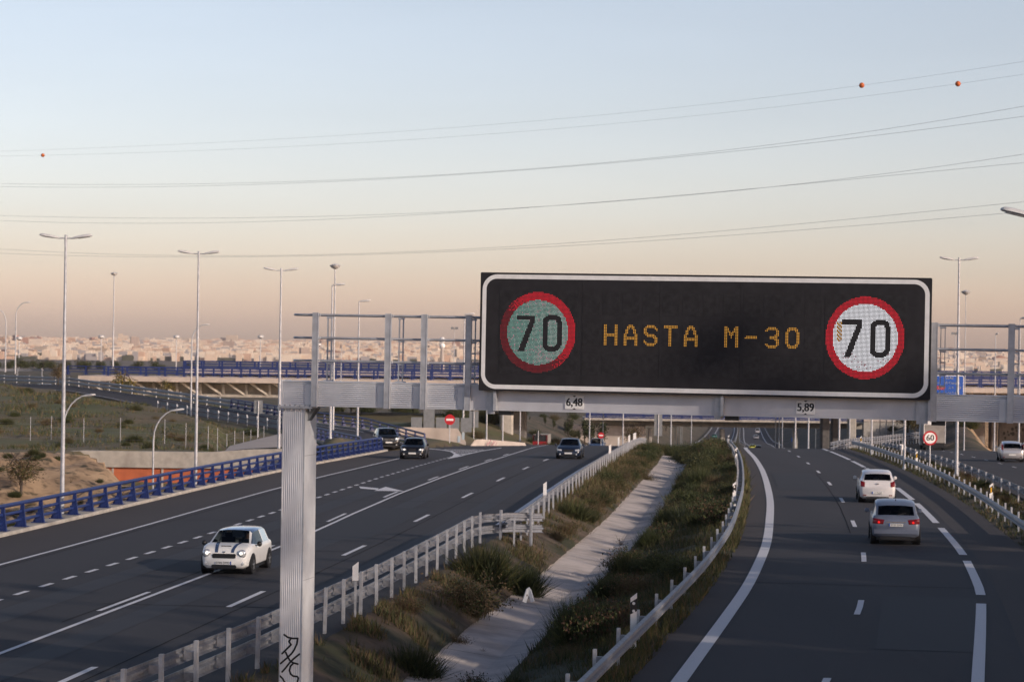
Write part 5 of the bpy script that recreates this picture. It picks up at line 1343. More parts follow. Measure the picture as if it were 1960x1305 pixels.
# --- silver hatchback on the far right road
g_ = G(1937, 884); c = g_ + Vector((.25, 1.9, 0)); c.z = prof(c.y) + .01
build_car('silver_car', 'pale silver hatchback cut by the right edge on the far right road', 'car', c, -.12, 4.1, 1.72, 1.5, slv2, dict(rg0=.2, rr=.45, rz=1.36, cp=.4, rf=2.5, wb=3.1, belt=.98, hood=.9, tail=1.0, wr=.72, wheel=.30, fo=.80, ro=.64), False, details=dict(tx=.74, tz=1.12, tw=.06, th=.22, pz=.55))
# --- dark cars facing the camera on the left road
c, rz = place(1088, 878, LR, -1, 4.5)
build_car('dark_blue_car', 'dark blue saloon in the lane next to the median, nearest of the dark cars', 'car', c, rz, 4.5, 1.78, 1.42, navy, dict(rg0=.75, rr=1.35, rf=2.6, wb=3.35, belt=.92, hood=.78, tail=.92, wr=.66, wheel=.31, fo=.85, ro=.85, deck=.93), True, details=dict(hx=.62, hz=.66, hw=.15, hh=.07, gw=.36, gz=.56, gh=.14, pz=.44, lit=0, hback=.14))
c, rz = place(787, 878, LR, -1, 4.2)
build_car('black_car', 'black compact car with pale headlights leaving the ramp, in front of the other one', 'car', c, rz + .05, 4.2, 1.75, 1.42, blk, dict(rg0=.3, rr=.8, rf=2.5, wb=3.1, belt=.92, hood=.82, tail=.92, wr=.66, wheel=.31, fo=.75, ro=.7), True, details=dict(hx=.60, hz=.68, hw=.16, hh=.07, gw=.24, gz=.58, gh=.14, pz=.42, lit=1, hback=.14))
g_ = G(744, 860); c = g_ + Vector((-.3, 1.6, 0)); c.z = prof(c.y) + .05
build_car('black_car', 'black off-roader with lit headlamps and bright grille at the foot of the ramp', 'car', c, math.pi + .16, 4.3, 1.82, 1.62, blk, dict(rg0=.3, rr=.6, rf=2.6, wb=3.2, belt=1.08, hood=.98, tail=1.05, wr=.68, wheel=.35, fo=.8, ro=.7, zb=.28), True, details=dict(hx=.64, hz=.84, hw=.17, hh=.10, gw=.42, gz=.70, gh=.16, pz=.55, lit=1, chrome=True, hback=.14))
y_ = 292; c = Vector((P(1143, 850, y_).x, y_, prof(y_) + .01))
build_car('blue_car', 'blue car just showing its roof and windscreen over the crest of the left road', 'car', c, math.pi - .1, 4.4, 1.85, 1.72, carpaint('mid_blue_paint', (.05, .09, .18)), dict(rg0=.3, rr=.6, rf=2.6, wb=3.2, belt=1.08, hood=1.02, tail=1.05, wr=.68, wheel=.33, fo=.8, ro=.7), True, details=dict(hx=.64, hz=.84, hw=.15, hh=.08, gw=.42, gz=.66, gh=.12, pz=.5))
# --- small distant cars
def far_car(label, px, Y, paint, fn, name='distant_car', H=1.5, W_=1.78):
    c = Vector((P(px, 850, Y).x, Y, prof(Y) + .02))
    return build_car(name, label, 'car', c, heading(fn, Y), 4.3, W_, H, paint, dict(HATCH, rf=2.5, wb=3.1), False, details=dict(tx=.68, tz=.86, tw=.10, th=.12))
yel = carpaint('yellow_car_paint', (.62, .62, .03))
far_car('bright yellow car roof at the crest of the right road', 1440.5, 660, yel, RL, 'yellow_car', W_=1.9)
far_car('small dark distant car beside the yellow roof', 1451.5, 622, blk, RL, H=2.0)
far_car('small grey distant car, middle of the three above the crest', 1447, 840, slv2, RL, W_=1.9)
far_car('small white distant van, farthest of the cars above the crest', 1449.5, 960, wht, RL, H=1.9)
far_car('small teal distant car on the left road under the far bridge', 1367, 850, carpaint('teal_paint', (.03, .16, .15)), LR, W_=2.0)
# pale vehicles on the bridge behind the railings
for px, Y, pt, lab, nm in ((75, 333, slv2, 'pale car on the skyline road at the far left', 'pale_car'),):
    c = P(px, 722, Y); c.z = zt1 if px > 100 else hgt(c.x, Y) + .02
    build_car(nm, lab, 'car', c, math.pi / 2, 4.6, 1.8, 1.36, pt, dict(HATCH, rf=2.7, wb=3.4, belt=.85, tail=.84), True)
# --- lorries
def lorry(label, c, rz, W_, H_, Lb, cabcol, boxmat, front):
    t = thing('lorry', label, 'truck', c, rz); w = W_ / 2
    m = MB(); m.b2((-w, -Lb / 2, .95), (w, Lb / 2 - 1.6, H_)); m.build('cargo_box', boxmat, t)
    m = MB(); m.b2((-w, -Lb / 2 - .02, H_ - .42), (w, -Lb / 2 - .005, H_ - .03)); m.b2((-w, -Lb / 2 - .03, .9), (-w + .06, -Lb / 2, H_)); m.b2((w - .06, -Lb / 2 - .03, .9), (w, -Lb / 2, H_)); m.build('door_frame', MT['white'], t)
    m = MB(); m.b2((-w, Lb / 2 - 1.5, .5), (w, Lb / 2, 2.1)); m.add([(-w, Lb / 2, 2.1), (w, Lb / 2, 2.1), (w, Lb / 2 - .3, 2.9), (-w, Lb / 2 - .3, 2.9), (-w, Lb / 2 - 1.5, 2.1), (w, Lb / 2 - 1.5, 2.1), (w, Lb / 2 - 1.5, 2.9), (-w, Lb / 2 - 1.5, 2.9)], [(3, 2, 6, 7), (0, 3, 7, 4), (1, 5, 6, 2), (4, 7, 6, 5), (0, 1, 5, 4)])
    cb = m.build('cab', cabcol, t); m = MB(); m.add([(-w + .12, Lb / 2 + .012, 1.75), (w - .12, Lb / 2 + .012, 1.75), (w - .15, Lb / 2 - .26, 2.78), (-w + .15, Lb / 2 - .26, 2.78)], [(0, 1, 2, 3)]); m.build('windscreen', MT['interior'], cb)
    m = MB(); m.b2((-w, Lb / 2 + .0, .35), (w, Lb / 2 + .08, .9)); m.build('bumper', MT['signback'], cb)
    m = MB(); m.b2((-w + .2, -Lb / 2 + .1, .5), (w - .2, Lb / 2 - 1.4, .92)); m.b2((-w + .05, -Lb / 2, .42), (w - .05, -Lb / 2 + .1, .66)); m.build('chassis', MT['plastic'], t)
    for y in (-Lb / 2 + 1.1, Lb / 2 - .9):
        for sx in (-1, 1):
            m = MB(); m.lathe([(.2, -.14), (.47, -.14), (.5, -.1), (.5, .1), (.47, .14), (.2, .14)], (sx * (w - .17), y, .5), 'X', 20); m.build('wheel', MT['rubber'], t, smooth=40)
    return t
boxg = mat('grey_lorry_box', (.30, .28, .26), .6, var=.15, scale=1.5)
c = P(1796, 862, 270); c.z = prof(c.y) + .1; lorry('grey box lorry seen from behind, half hidden by the 60 sign', Vector((c.x, 274, hgt(c.x, 270) + .05)), -.1, 2.4, 3.4, 7.5, MT['white'], boxg, False)
c = P(1038, 850, 292); zt_top = P(1038, 833, 292).z
lorry('small red fronted lorry coming over the crest behind the black triangular sign', Vector((c.x, 297, zt_top - 2.9)), math.pi - .1, 1.7, 2.88, 6.0, carpaint('red_lorry_paint', (.30, .015, .02)), boxg, True)
# ------------------------------------------------------------------ plants
def blades_mesh(name, n, R, H, w, spread, mats, seed, kind='tuft', curl=.3):
    """thin tapering blades fanning from the base, or twigs with small leaves"""
    r = random.Random(seed); vs, fs, mi = [], [], []
    def tri(a, b, c, k): i = len(vs); vs.extend([tuple(a), tuple(b), tuple(c)]); fs.append((i, i + 1, i + 2)); mi.append(k)
    def quad(a, b, c, d, k): i = len(vs); vs.extend([tuple(a), tuple(b), tuple(c), tuple(d)]); fs.append((i, i + 1, i + 2, i + 3)); mi.append(k)
    for _ in range(n):
        az = r.uniform(0, 2 * math.pi); lean = spread * math.sqrt(r.random()) ; b0 = Vector((r.gauss(0, R * .22), r.gauss(0, R * .22), -.05))
        h = H * r.uniform(.6, 1.08) * (1 - .05 * lean / max(spread, .01))
        dr = Vector((math.cos(az), math.sin(az), 0)); d = (dr * math.sin(lean) + Vector((0, 0, math.cos(lean))))
        side = Vector((-dr.y, dr.x, 0)) * w; k = r.randrange(len(mats))
        p1 = b0 + d * h * .55; d2 = (d + dr * curl * r.uniform(-.3, 1) + Vector((0, 0, -curl * .3))).normalized(); p2 = p1 + d2 * h * .45
        if kind == 'tuft':
            ph = r.uniform(0, math.pi); side = (Vector((math.cos(ph), math.sin(ph), 0))) * w
            quad(b0 - side, b0 + side, p1 + side * .8, p1 - side * .8, k); tri(p1 - side * .8, p1 + side * .8, p2, k)
        else:
            quad(b0 - side * .5, b0 + side * .5, p1 + side * .3, p1 - side * .3, k); tri(p1 - side * .3, p1 + side * .3, p2, k)
            m_ = r.randrange(5, 10)
            for q in range(m_):
                t = r.uniform(.35, 1); c = (b0.lerp(p1, t / .55) if t < .55 else p1.lerp(p2, (t - .55) / .45)) + Vector((r.gauss(0, .03), r.gauss(0, .03), r.gauss(0, .03)))
                u = Vector((r.gauss(0, 1), r.gauss(0, 1), r.gauss(0, 1))).normalized() * w * 2.6; v_ = u.cross(Vector((r.gauss(0, 1), r.gauss(0, 1), r.gauss(0, 1)))).normalized() * w * 1.6
                quad(c - u, c - v_, c + u, c + v_, (k + (r.random() < .3)) % len(mats))
    me = bpy.data.meshes.new(name); me.from_pydata(vs, [], fs)
    for m in mats: me.materials.append(m)
    me.polygons.foreach_set('material_index', mi); me.update(); return me
def crown_mesh(name, n, rx, ry, rz_, s, mats, seed, clumps=14, cz=0, fill=.55):
    r = random.Random(seed); vs, fs, mi = [], [], []
    cl = []
    for _ in range(clumps):
        d = Vector((r.gauss(0, 1), r.gauss(0, 1), r.gauss(0, 1))).normalized() * r.uniform(.25, .80); cl.append((Vector((d.x * rx, d.y * ry, d.z * rz_ + cz)), r.uniform(.22, .42), r.randrange(len(mats))))
    for _ in range(n):
        c, q, k = cl[r.randrange(clumps)]
        if r.random() < .25: k = r.randrange(len(mats))
        p = c + Vector((r.gauss(0, rx * q * .6), r.gauss(0, ry * q * .6), r.gauss(0, rz_ * q * .6)))
        u = Vector((r.gauss(0, 1), r.gauss(0, 1), r.gauss(0, .6))).normalized() * s * r.uniform(.6, 1.3); v_ = u.cross(Vector((r.gauss(0, 1), r.gauss(0, 1), r.gauss(0, 1)))).normalized() * s * .6
        i = len(vs); vs.extend([tuple(p - u), tuple(p - v_), tuple(p + u), tuple(p + v_)]); fs.append((i, i + 1, i + 2, i + 3)); mi.append(k)
    me = bpy.data.meshes.new(name); me.from_pydata(vs, [], fs)
    for m in mats: me.materials.append(m)
    me.polygons.foreach_set('material_index', mi); me.update(); return me
SH = {
 'broom': [blades_mesh('foliage', 1700, .8, .95, .010, 1.15, [FOL['green'], FOL['dark']], 1), blades_mesh('foliage', 1700, .9, .9, .010, 1.25, [FOL['green'], FOL['dark'], FOL['olive']], 2)],
 'brown': [blades_mesh('foliage', 620, .8, .85, .008, 1.15, [FOL['brown'], FOL['red'], FOL['olive']], 3, 'twig'), blades_mesh('foliage', 620, .8, .8, .008, 1.25, [FOL['brown'], FOL['brown'], FOL['green']], 4, 'twig')],
 'dark': [blades_mesh('foliage', 620, .8, .95, .012, 1.15, [FOL['dark'], FOL['green']], 5, 'twig'), blades_mesh('foliage', 620, .8, .9, .012, 1.25, [FOL['dark'], FOL['olive']], 6, 'twig')],
 'spiky': [blades_mesh('foliage', 230, .45, 1.05, .014, 1.05, [FOL['dark'], FOL['green'], FOL['red']], 7, 'twig', .1), blades_mesh('foliage', 420, .35, 1.0, .008, 1.15, [FOL['blue'], FOL['green']], 8, 'tuft', .15)],
 'twigs': [blades_mesh('foliage', 46, .15, .8, .006, 1.35, [FOL['brown']], 9, 'tuft', .2)],
}
LAB = {'broom': 'rounded green broom bush', 'brown': 'dry brown twiggy shrub', 'dark': 'dark leafy shrub', 'spiky': 'spiky dark shrub with upright stems', 'twigs': 'small dry twig tuft'}
def bank_z(x, y):
    L0 = LR(y) + edgeL(y); c = LR(y) + crease(y); R1 = RL(y) - 1.06
    if x < c + CHL: t = (x - L0) / (c + CHL - L0); return prof(y) - (depth(y) * .80) * max(0, t) ** 1.4
    if x > c + CHR: t = (x - c - CHR) / (R1 - c - CHR); return prof(y) - depth(y) * .86 * max(0, 1 - t) ** 1.3
    return prof(y) - depth(y) * .9
def shrub(kind, x, y, s, z=None, label=None, group=None, hz=1.0):
    z = bank_z(x, y) if z is None else z
    t = thing('shrub', label, 'shrub', (x, y, z - .03), RND.uniform(0, 6.28), group)
    o = link('foliage', RND.choice(SH[kind]), t); o.scale = (s, s, s * hz); return t
def spx(kind, px, py, wpx, label=None, group=None, hz=1.0, dz=-.6):   # traced base centre and width in the photograph
    g_ = G(px, py, dz); 
    for _ in range(6):
        g_ = G(px, py, bank_z(g_.x, g_.y) - prof(g_.y))
    s = wpx / F * g_.y / 1.25
    return shrub(kind, g_.x, g_.y, s, None, label, group, hz)
near = [
 ('broom', 792, 1262, 112, 'largest dark green rounded broom bush, on the left bank beside the channel', 1.15),
 ('brown', 890, 1165, 145, 'large pale brown twiggy shrub in front of the twin green brooms', 1.1),
 ('broom', 925, 1120, 120, 'green broom bush behind the pale brown twiggy shrub', 1.2), ('broom', 1000, 1142, 95, 'dark round broom bush beside the bent white plastic post', 1.15),
 ('brown', 778, 1180, 75, 'low reddish brown shrub at the foot of the guardrail posts', 1.0), ('brown', 868, 1205, 60, 'brownish shrub spilling over the left edge of the channel', .8),
 ('broom', 1093, 992, 62, 'dark green broom bush beside the end of the double guardrail', 1.0), ('brown', 1128, 962, 50, 'small brown shrub just beyond the guardrail end', 1.0),
 ('broom', 1165, 925, 52, 'green broom bush on the left bank halfway to the crest', 1.0), ('brown', 1230, 920, 48, 'brown shrub on the very edge of the channel, left bank', .8),
 ('spiky', 1200, 1092, 62, 'dark spiky shrub leaning over the channel, upper one of the pair', 1.0), ('spiky', 1168, 1140, 66, 'dark spiky shrub with long bare stems over the channel, middle one', 1.0),
 ('spiky', 1108, 1196, 62, 'grey green spiky tussock at the right edge of the channel', .95), ('twigs', 925, 1244, 30, 'tiny dry twig tuft growing in the concrete channel, nearest', .7),
 ('twigs', 1189, 1040, 46, 'dry bare twig tuft in the middle of the channel', .9), ('spiky', 905, 1322, 60, 'grey green tussock at the bottom edge of the photo in the channel', .9),
 ('spiky', 985, 1316, 66, 'dark spiky shrub at the bottom edge right of the grey tussock', .9), ('brown', 1085, 1262, 66, 'dark reddish shrub on the right bank below the grey tussock', .9),
 ('brown', 1293, 985, 60, 'round reddish brown shrub beside the channel on the right bank', 1.0), ('brown', 1310, 968, 40, 'brown shrub just behind the round reddish one', 1.0), ('dark', 1345, 905, 60, 'wide dark shrub bulging over the far end of the channel', 1.1),
]
for k_, px, py, w_, lab, hz in near: spx(k_, px, py, w_, lab, None, hz)
# many look-alike shrubs
cnt = 0
for _ in range(4000):
    if cnt >= 84: break
    y = 60 + 165 * RND.random() ** 1.1; L0, R0, c = LR(y) + edgeL(y) + .9, RL(y) - 2.1, LR(y) + crease(y)
    x = RND.uniform(c + CHR + .55, R0) if R0 > c + CHR + .3 else None
    if x is None: continue
    k_ = RND.choice(['dark', 'spiky', 'broom', 'brown', 'dark', 'broom']); cnt += 1
    shrub(k_, x, y, RND.uniform(.55, 1.15) * (1.15 if y > 140 else 1), None, LAB[k_] + ' among many on the bank beside the right guardrail', 'shrubs of the right bank, ' + k_, RND.uniform(1.1, 1.6))
cnt = 0
for _ in range(4000):
    if cnt >= 60: break
    y = 58 + 170 * RND.random(); L0, c = LR(y) + edgeL(y) + 1.2, LR(y) + crease(y)
    x = RND.uniform(L0, c + CHL - .35)
    if y < 100 and x < L0 + .3: continue
    if y < 72 and x > c + CHL - .9: continue
    k_ = RND.choice(['broom', 'brown', 'brown', 'dark', 'brown']); cnt += 1
    shrub(k_, x, y, RND.uniform(.4, .85) * (1.3 if y > 120 else 1), None, LAB[k_] + ' among many on the bank between the left guardrail and the channel', 'shrubs of the left bank, ' + k_)
cnt = 0
for _ in range(4000):                          # crest end of the median
    if cnt >= 34: break
    y = RND.uniform(192, 244); x = RND.uniform(LR(y) + 2.4, RL(y) - 2.3); cnt += 1; k_ = RND.choice(['dark', 'dark', 'brown', 'broom'])
    shrub(k_, x, y, RND.uniform(.9, 1.6), hgt(x, y) + (.35 if y < 230 else 0), LAB[k_] + ' in the thicket where the median reaches the crest', 'thicket on the crest, ' + k_)
UG = []
cnt = 0
while cnt < 70:                                # second median, in front of the far right road
    y = 92 + 130 * RND.random(); x = RL(y) + RND.uniform(10.4, 11.9); cnt += 1; k_ = RND.choice(['dark', 'brown', 'brown'])
    UG.append((k_, x, y, hgt(x, y), RND.uniform(.35, .62) * (1.3 if y > 130 else 1)))
cnt = 0
for _ in range(3000):                          # meadow and sandy bank on the left
    if cnt >= 50: break
    px, Y = RND.uniform(-10, 560), RND.choice([RND.uniform(84, 122), RND.uniform(155, 300), RND.uniform(155, 240)]); x = P(px, 700, Y).x
    if x > LR(Y) - 18.6 or ramp_at(x, Y)[0] < 6.5: continue
    if 113 < Y < 152 and x > -27: continue
    sand = Y < 125; k_ = RND.choice(['brown', 'dark', 'brown'] if sand else ['brown', 'dark', 'brown', 'broom']); cnt += 1
    shrub(k_, x, Y, RND.uniform(.25, .6) if sand else RND.uniform(.4, 1.0), hgt(x, Y), LAB[k_] + (' on the sandy bank behind the blue parapet' if sand else ' scattered on the grassy slope at the left'), ('shrubs of the sandy bank, ' if sand else 'shrubs of the grassy slope, ') + k_)
cnt = 0
for _ in range(3000):
    if cnt >= 40: break
    Y = RND.uniform(88, 122); x = P(RND.uniform(-10, 255), 700, Y).x
    if x > LR(Y) - 18.8 or (Y > 113 and x > -22): continue
    k_ = RND.choice(['brown', 'dark', 'twigs', 'broom']); cnt += 1
    shrub(k_, x, Y, RND.uniform(.2, .5), hgt(x, Y), LAB[k_] + ' on the sandy bank behind the blue parapet', 'shrubs of the sandy bank, ' + k_)
# far banks
cnt = 0
for _ in range(5000):
    if cnt >= 60: break
    Y = RND.uniform(225, 520); px = RND.choice([RND.uniform(600, 1330), RND.uniform(1500, 1900)]); x = P(px, 700, Y).x; c = LR(Y)
    if c + leftb(Y) - 2 < x < RL(Y) + 26: continue
    if ramp_at(x, Y)[0] < 8 or (220 < Y < 224 and px < 940): continue
    cnt += 1; k_ = RND.choice(['brown', 'dark', 'dark', 'broom']); UG.append((k_, x, Y, hgt(x, Y), RND.uniform(1.0, 2.4)))

# low undergrowth of the far banks and of the strip between the right guardrails
fl_ = list(FOL.values()); uv, uf, um = [], [], []
for k_, x, y, z, s in UG:
    me0 = RND.choice(SH[k_]); a = RND.uniform(0, 6.28); ca, sa = math.cos(a) * s, math.sin(a) * s; b0 = len(uv)
    mp_ = [fl_.index(m_) for m_ in me0.materials]
    for v in me0.vertices: uv.append((x + v.co.x * ca - v.co.y * sa, y + v.co.x * sa + v.co.y * ca, z - .03 + v.co.z * s))
    for p_ in me0.polygons: uf.append(tuple(i + b0 for i in p_.vertices)); um.append(mp_[p_.material_index])
me = bpy.data.meshes.new('undergrowth'); me.from_pydata(uv, [], uf)
for m_ in fl_: me.materials.append(m_)
me.polygons.foreach_set('material_index', um); me.update(); tag(link('undergrowth', me), kind='stuff')
# grass and weeds, uncountable
def scatter_grass(name, pts, mats, seed, hmin, hmax, w):
    r = np.random.RandomState(seed); pts = np.array(pts, float); n = len(pts); az = r.uniform(0, np.pi, n); h = r.uniform(hmin, hmax, n) * pts[:, 3]
    lx, ly = r.normal(0, .35, n) * h, r.normal(0, .35, n) * h; ww = w * r.uniform(.6, 1.4, n) * pts[:, 3]
    a = pts[:, :3] - np.stack([np.cos(az) * ww, np.sin(az) * ww, np.full(n, .02)], 1); b = pts[:, :3] + np.stack([np.cos(az) * ww, np.sin(az) * ww, np.full(n, -.02)], 1); c = pts[:, :3] + np.stack([lx, ly, h], 1)
    V = np.stack([a, b, c], 1).reshape(-1, 3)
    me = bpy.data.meshes.new(name); me.vertices.add(3 * n); me.vertices.foreach_set('co', V.ravel()); me.loops.add(3 * n); me.loops.foreach_set('vertex_index', np.arange(3 * n)); me.polygons.add(n); me.polygons.foreach_set('loop_start', np.arange(0, 3 * n, 3)); me.polygons.foreach_set('loop_total', np.full(n, 3))
    for m in mats: me.materials.append(m)
    me.polygons.foreach_set('material_index', r.randint(0, len(mats), n)); me.update(); me.validate()
    return tag(link(name, me), kind='stuff')
def clump(x, y, s, a): return noise.noise(Vector((x * s, y * s, a)))
g1, g2_, g3_ = [], [], []
for _ in range(150000):
    y = 46 + 180 * RND.random() ** 1.25; side = RND.random() < .5; c = LR(y) + crease(y)
    if side: x = RND.uniform(c + CHR - .05, RL(y) - 1.0)
    else:
        x = LR(y) + edgeL(y) + (c + CHL - LR(y) - edgeL(y) + .08) * RND.random()
    cl = clump(x, y, .55, 0) + .5 * clump(x, y, 1.9, 7)
    if not side and cl < -.02 + (.14 if y < 100 else 0): continue
    if side and cl < -.38: continue
    k = (1.25 if y > 110 else .9)
    (g1 if side else g2_).append((x, y, bank_z(x, y) + .02, k * (1.15 + cl)))
scatter_grass('grass', g1, [FOL['green'], FOL['dark'], FOL['olive'], FOL['brown'], FOL['olive']], 1, .10, .34, .014)
scatter_grass('grass', g2_, [FOL['green'], FOL['olive'], FOL['brown'], FOL['brown']], 2, .07, .26, .012)
for _ in range(42000):
    px, Y = RND.uniform(-30, 560), RND.uniform(82, 300); x = P(px, 700, Y).x
    if x > LR(Y) - 18.3 or ramp_at(x, Y)[0] < 5.8 or (113 < Y < 153 and x > -28): continue
    cl = clump(x, Y, .12, 3) + .6 * clump(x, Y, .5, 1)
    if cl < (.32 if Y < 125 else -.1): continue
    g3_.append((x, Y, hgt(x, Y), (1.1 + cl) * (1 + (Y - 80) / 220)))
for _ in range(22000):
    y = 88 + 140 * RND.random(); x = RL(y) + RND.uniform(9.5, 12.6)
    if clump(x, y, .8, 3) < -.12: continue
    g3_.append((x, y, hgt(x, y), 1.3))
scatter_grass('weeds', g3_, [FOL['olive'], FOL['green'], FOL['brown'], FOL['dark']], 3, .06, .20, .016)

# trees
def trunk_mesh(h, r, seed, limbs=7, spread=.5):
    q = random.Random(seed); m = MB(); m.tube([(0, 0, -.3), (q.uniform(-.1, .1), 0, h * .35), (q.uniform(-.2, .2), q.uniform(-.2, .2), h * .7), (0, 0, h * .95)], [r, r * .8, r * .5, r * .12], 8)
    for k in range(limbs):
        z = h * q.uniform(.3, .75); a = q.uniform(0, 6.28); l = h * q.uniform(.25, .42); m.tube([(0, 0, z), (math.cos(a) * l * spread, math.sin(a) * l * spread, z + l * .5), (math.cos(a) * l * spread * 1.7, math.sin(a) * l * spread * 1.7, z + l * .85)], [r * .42, r * .25, r * .06], 6)
    return m.mesh('trunk', MT['bark'], 60)
TR = {
 'bushy': (trunk_mesh(1, .03, 1), crown_mesh('crown', 1500, .36, .36, .36, .020, [FOL['brown'], FOL['olive'], FOL['brown']], 1, 22, .58)),
 'dark': (trunk_mesh(1, .03, 2), crown_mesh('crown', 1300, .40, .40, .34, .030, [FOL['dark'], FOL['green']], 2, 16, .58)),
 'dense': (trunk_mesh(1, .03, 8), crown_mesh('crown', 2600, .42, .42, .40, .045, [FOL['dark'], FOL['green']], 8, 30, .52)),
 'slim': (trunk_mesh(1, .02, 3, 3, .2), crown_mesh('crown', 420, .13, .13, .44, .030, [FOL['dark'], FOL['dark'], FOL['green']], 3, 12, .54)),
 'yellow': (trunk_mesh(1, .025, 4), crown_mesh('crown', 600, .30, .30, .38, .025, [FOL['yellow'], FOL['olive']], 4, 10, .58)),
}
def tree(kind, p, h, label, group=None, w=1.0):
    t = thing('tree', label, 'tree', p, RND.uniform(0, 6.28), group); tr, cr = TR[kind]
    for nm, me in (('trunk', tr), ('crown', cr)): o = link(nm, me, t); o.scale = (h * w, h * w, h)
    return t
def tpx(kind, px, pyb, pyt, Y, label, group=None, w=1.0):
    b = P(px, pyb, Y); b.z = hgt(b.x, b.y); return tree(kind, b, max(.8, P(px, pyt, Y).z - b.z), label, group, w)
tpx('bushy', 1212, 850, 806, 272, 'round brown autumn tree at the crest between the channel end and the no entry sign', w=1.15)
tpx('yellow', 237, 722, 700, 305, 'small yellowish tree beside the start of the bridge railing', w=1.2)
tpx('yellow', 318, 745, 722, 285, 'small yellow leafed tree below the bridge parapet', w=1.3)
tpx('bushy', 112, 722, 690, 300, 'thin brown bare bush on the hilltop behind the nearest lamp post', w=.8)
_x = P(38, 870, 110).x; tree('bushy', Vector((_x, 110, hgt(_x, 110) - .2)), 2.3, 'thin reddish brown shrub tree on the sandy bank at the left edge', None, 1.15)
for i, (px, b_, t_) in enumerate(((1014, 820, 806), (1043, 815, 790), (1060, 822, 795), (1083, 826, 800), (1090, 815, 788), (1108, 835, 818), (1120, 838, 790), (1153, 830, 793), (1132, 826, 798), (672, 800, 776), (790, 800, 778), (655, 812, 797))):
    tpx('slim', px, b_, t_, 420 if px > 1000 else 330, 'slim dark young conifer planted on the brown bank ' + ('above the no entry sign' if px > 1000 else 'behind the ramp under the gantry'), 'young conifers on the bank ' + ('right' if px > 1000 else 'left'), 1.3)
for i, (px, Y, h) in enumerate([(RND.uniform(-30, 380), RND.uniform(640, 1000), RND.uniform(2.5, 4.6)) for _ in range(46)]):
    b = P(px, 704, Y); tree('dark', Vector((b.x, Y, hgt(b.x, Y) - .5)), h, 'dark tree in the row below the city at the far left', 'dark trees below the city', 1.4)
for i in range(16):
    Y = RND.uniform(520, 1200); c = LR(Y); x = c + RND.choice([RND.uniform(-60, -16), RND.uniform(26, 90)]); tree(RND.choice(['dark', 'bushy', 'dark']), Vector((x, Y, hgt(x, Y) - .3)), RND.uniform(4, 8), 'small tree on the far slopes seen under the lower bridge', 'trees on the far slopes', 1.3)
for (px, Y, h) in ((1740, 330, 4.5), (1752, 300, 3.5), (1663, 350, 3.0), (1835, 300, 3)):
    x = P(px, 800, Y).x; tree('bushy', Vector((x, Y, hgt(x, Y))), h, 'bushy tree on the sandy slope at the right, beyond the 60 sign', 'bushy trees on the right slope', 1.2)
# tall trees added out of view at right, shaped to shade the near roads
for i in range(27):
    y = -60 + i * 4.95; hh = lin(y, (-60, 36), (-10, 33), (8, 30), (30, 28), (49, 24.5), (69, 19.5)); x = 52 + (i % 2) * 4 + RND.uniform(-1, 1)
    tree('dense', Vector((x, y, hgt(x, y) - .5)), hh, 'tall dense tree added out of view to cast shade on the roads', 'row of unseen trees added for shade', .45)
HAZE = 5.0e-5
# ------------------------------------------------------------------ the distant city
def city_mat():
    m = mat('city_facade', (.6, .5, .4), .9); nt = m.node_tree; b = nt.nodes['Principled BSDF']
    oi = nt.nodes.new('ShaderNodeObjectInfo'); r = nt.nodes.new('ShaderNodeValToRGB'); cr = r.color_ramp; cr.interpolation = 'CONSTANT'
    cols = [(.70, .55, .40), (.56, .38, .26), (.76, .64, .50), (.50, .40, .33), (.74, .56, .38), (.44, .26, .19), (.66, .56, .47), (.78, .68, .56)]
    cr.elements[0].color = (*cols[0], 1); cr.elements[1].color = (*cols[-1], 1); cr.elements[1].position = .88
    for i, c in enumerate(cols[1:-1]): e = cr.elements.new(.125 * (i + 1)); e.color = (*c, 1)
    nt.links.new(oi.outputs['Random'], r.inputs['Fac'])
    tc = nt.nodes.new('ShaderNodeTexCoord'); br = nt.nodes.new('ShaderNodeTexBrick'); br.inputs['Scale'].default_value = 7; br.offset = 0; br.inputs['Mortar Size'].default_value = .055; br.inputs['Brick Width'].default_value = .55; br.inputs['Row Height'].default_value = .5
    mp = nt.nodes.new('ShaderNodeMapping'); mp.inputs['Rotation'].default_value = (math.radians(90), 0, 0); nt.links.new(tc.outputs['Object'], mp.inputs['Vector']); nt.links.new(mp.outputs['Vector'], br.inputs['Vector'])
    br.inputs['Color1'].default_value = (.42, .42, .45, 1); br.inputs['Color2'].default_value = (.62, .6, .6, 1); br.inputs['Mortar'].default_value = (1, 1, 1, 1)
    mx = nt.nodes.new('ShaderNodeMix'); mx.data_type = 'RGBA'; mx.blend_type = 'MULTIPLY'; mx.inputs['Factor'].default_value = .8
    nt.links.new(r.outputs['Color'], mx.inputs['A']); nt.links.new(br.outputs['Color'], mx.inputs['B']); nt.links.new(mx.outputs['Result'], b.inputs['Base Color']); return m
CM = city_mat(); ROOF = mat('clay_roof', (.30, .15, .10), .9, var=.2, scale=3)
def cb(*boxes, gable=False):
    m = MB()
    for a, b in boxes: m.b2(a, b)
    if gable: m.mi(1).prism([(-.54, .98), (.54, .98), (0, 1.22)], lambda u, v, e: (u, -.52 + 1.04 * e, v))
    return m.mesh('city_building', [CM, ROOF])
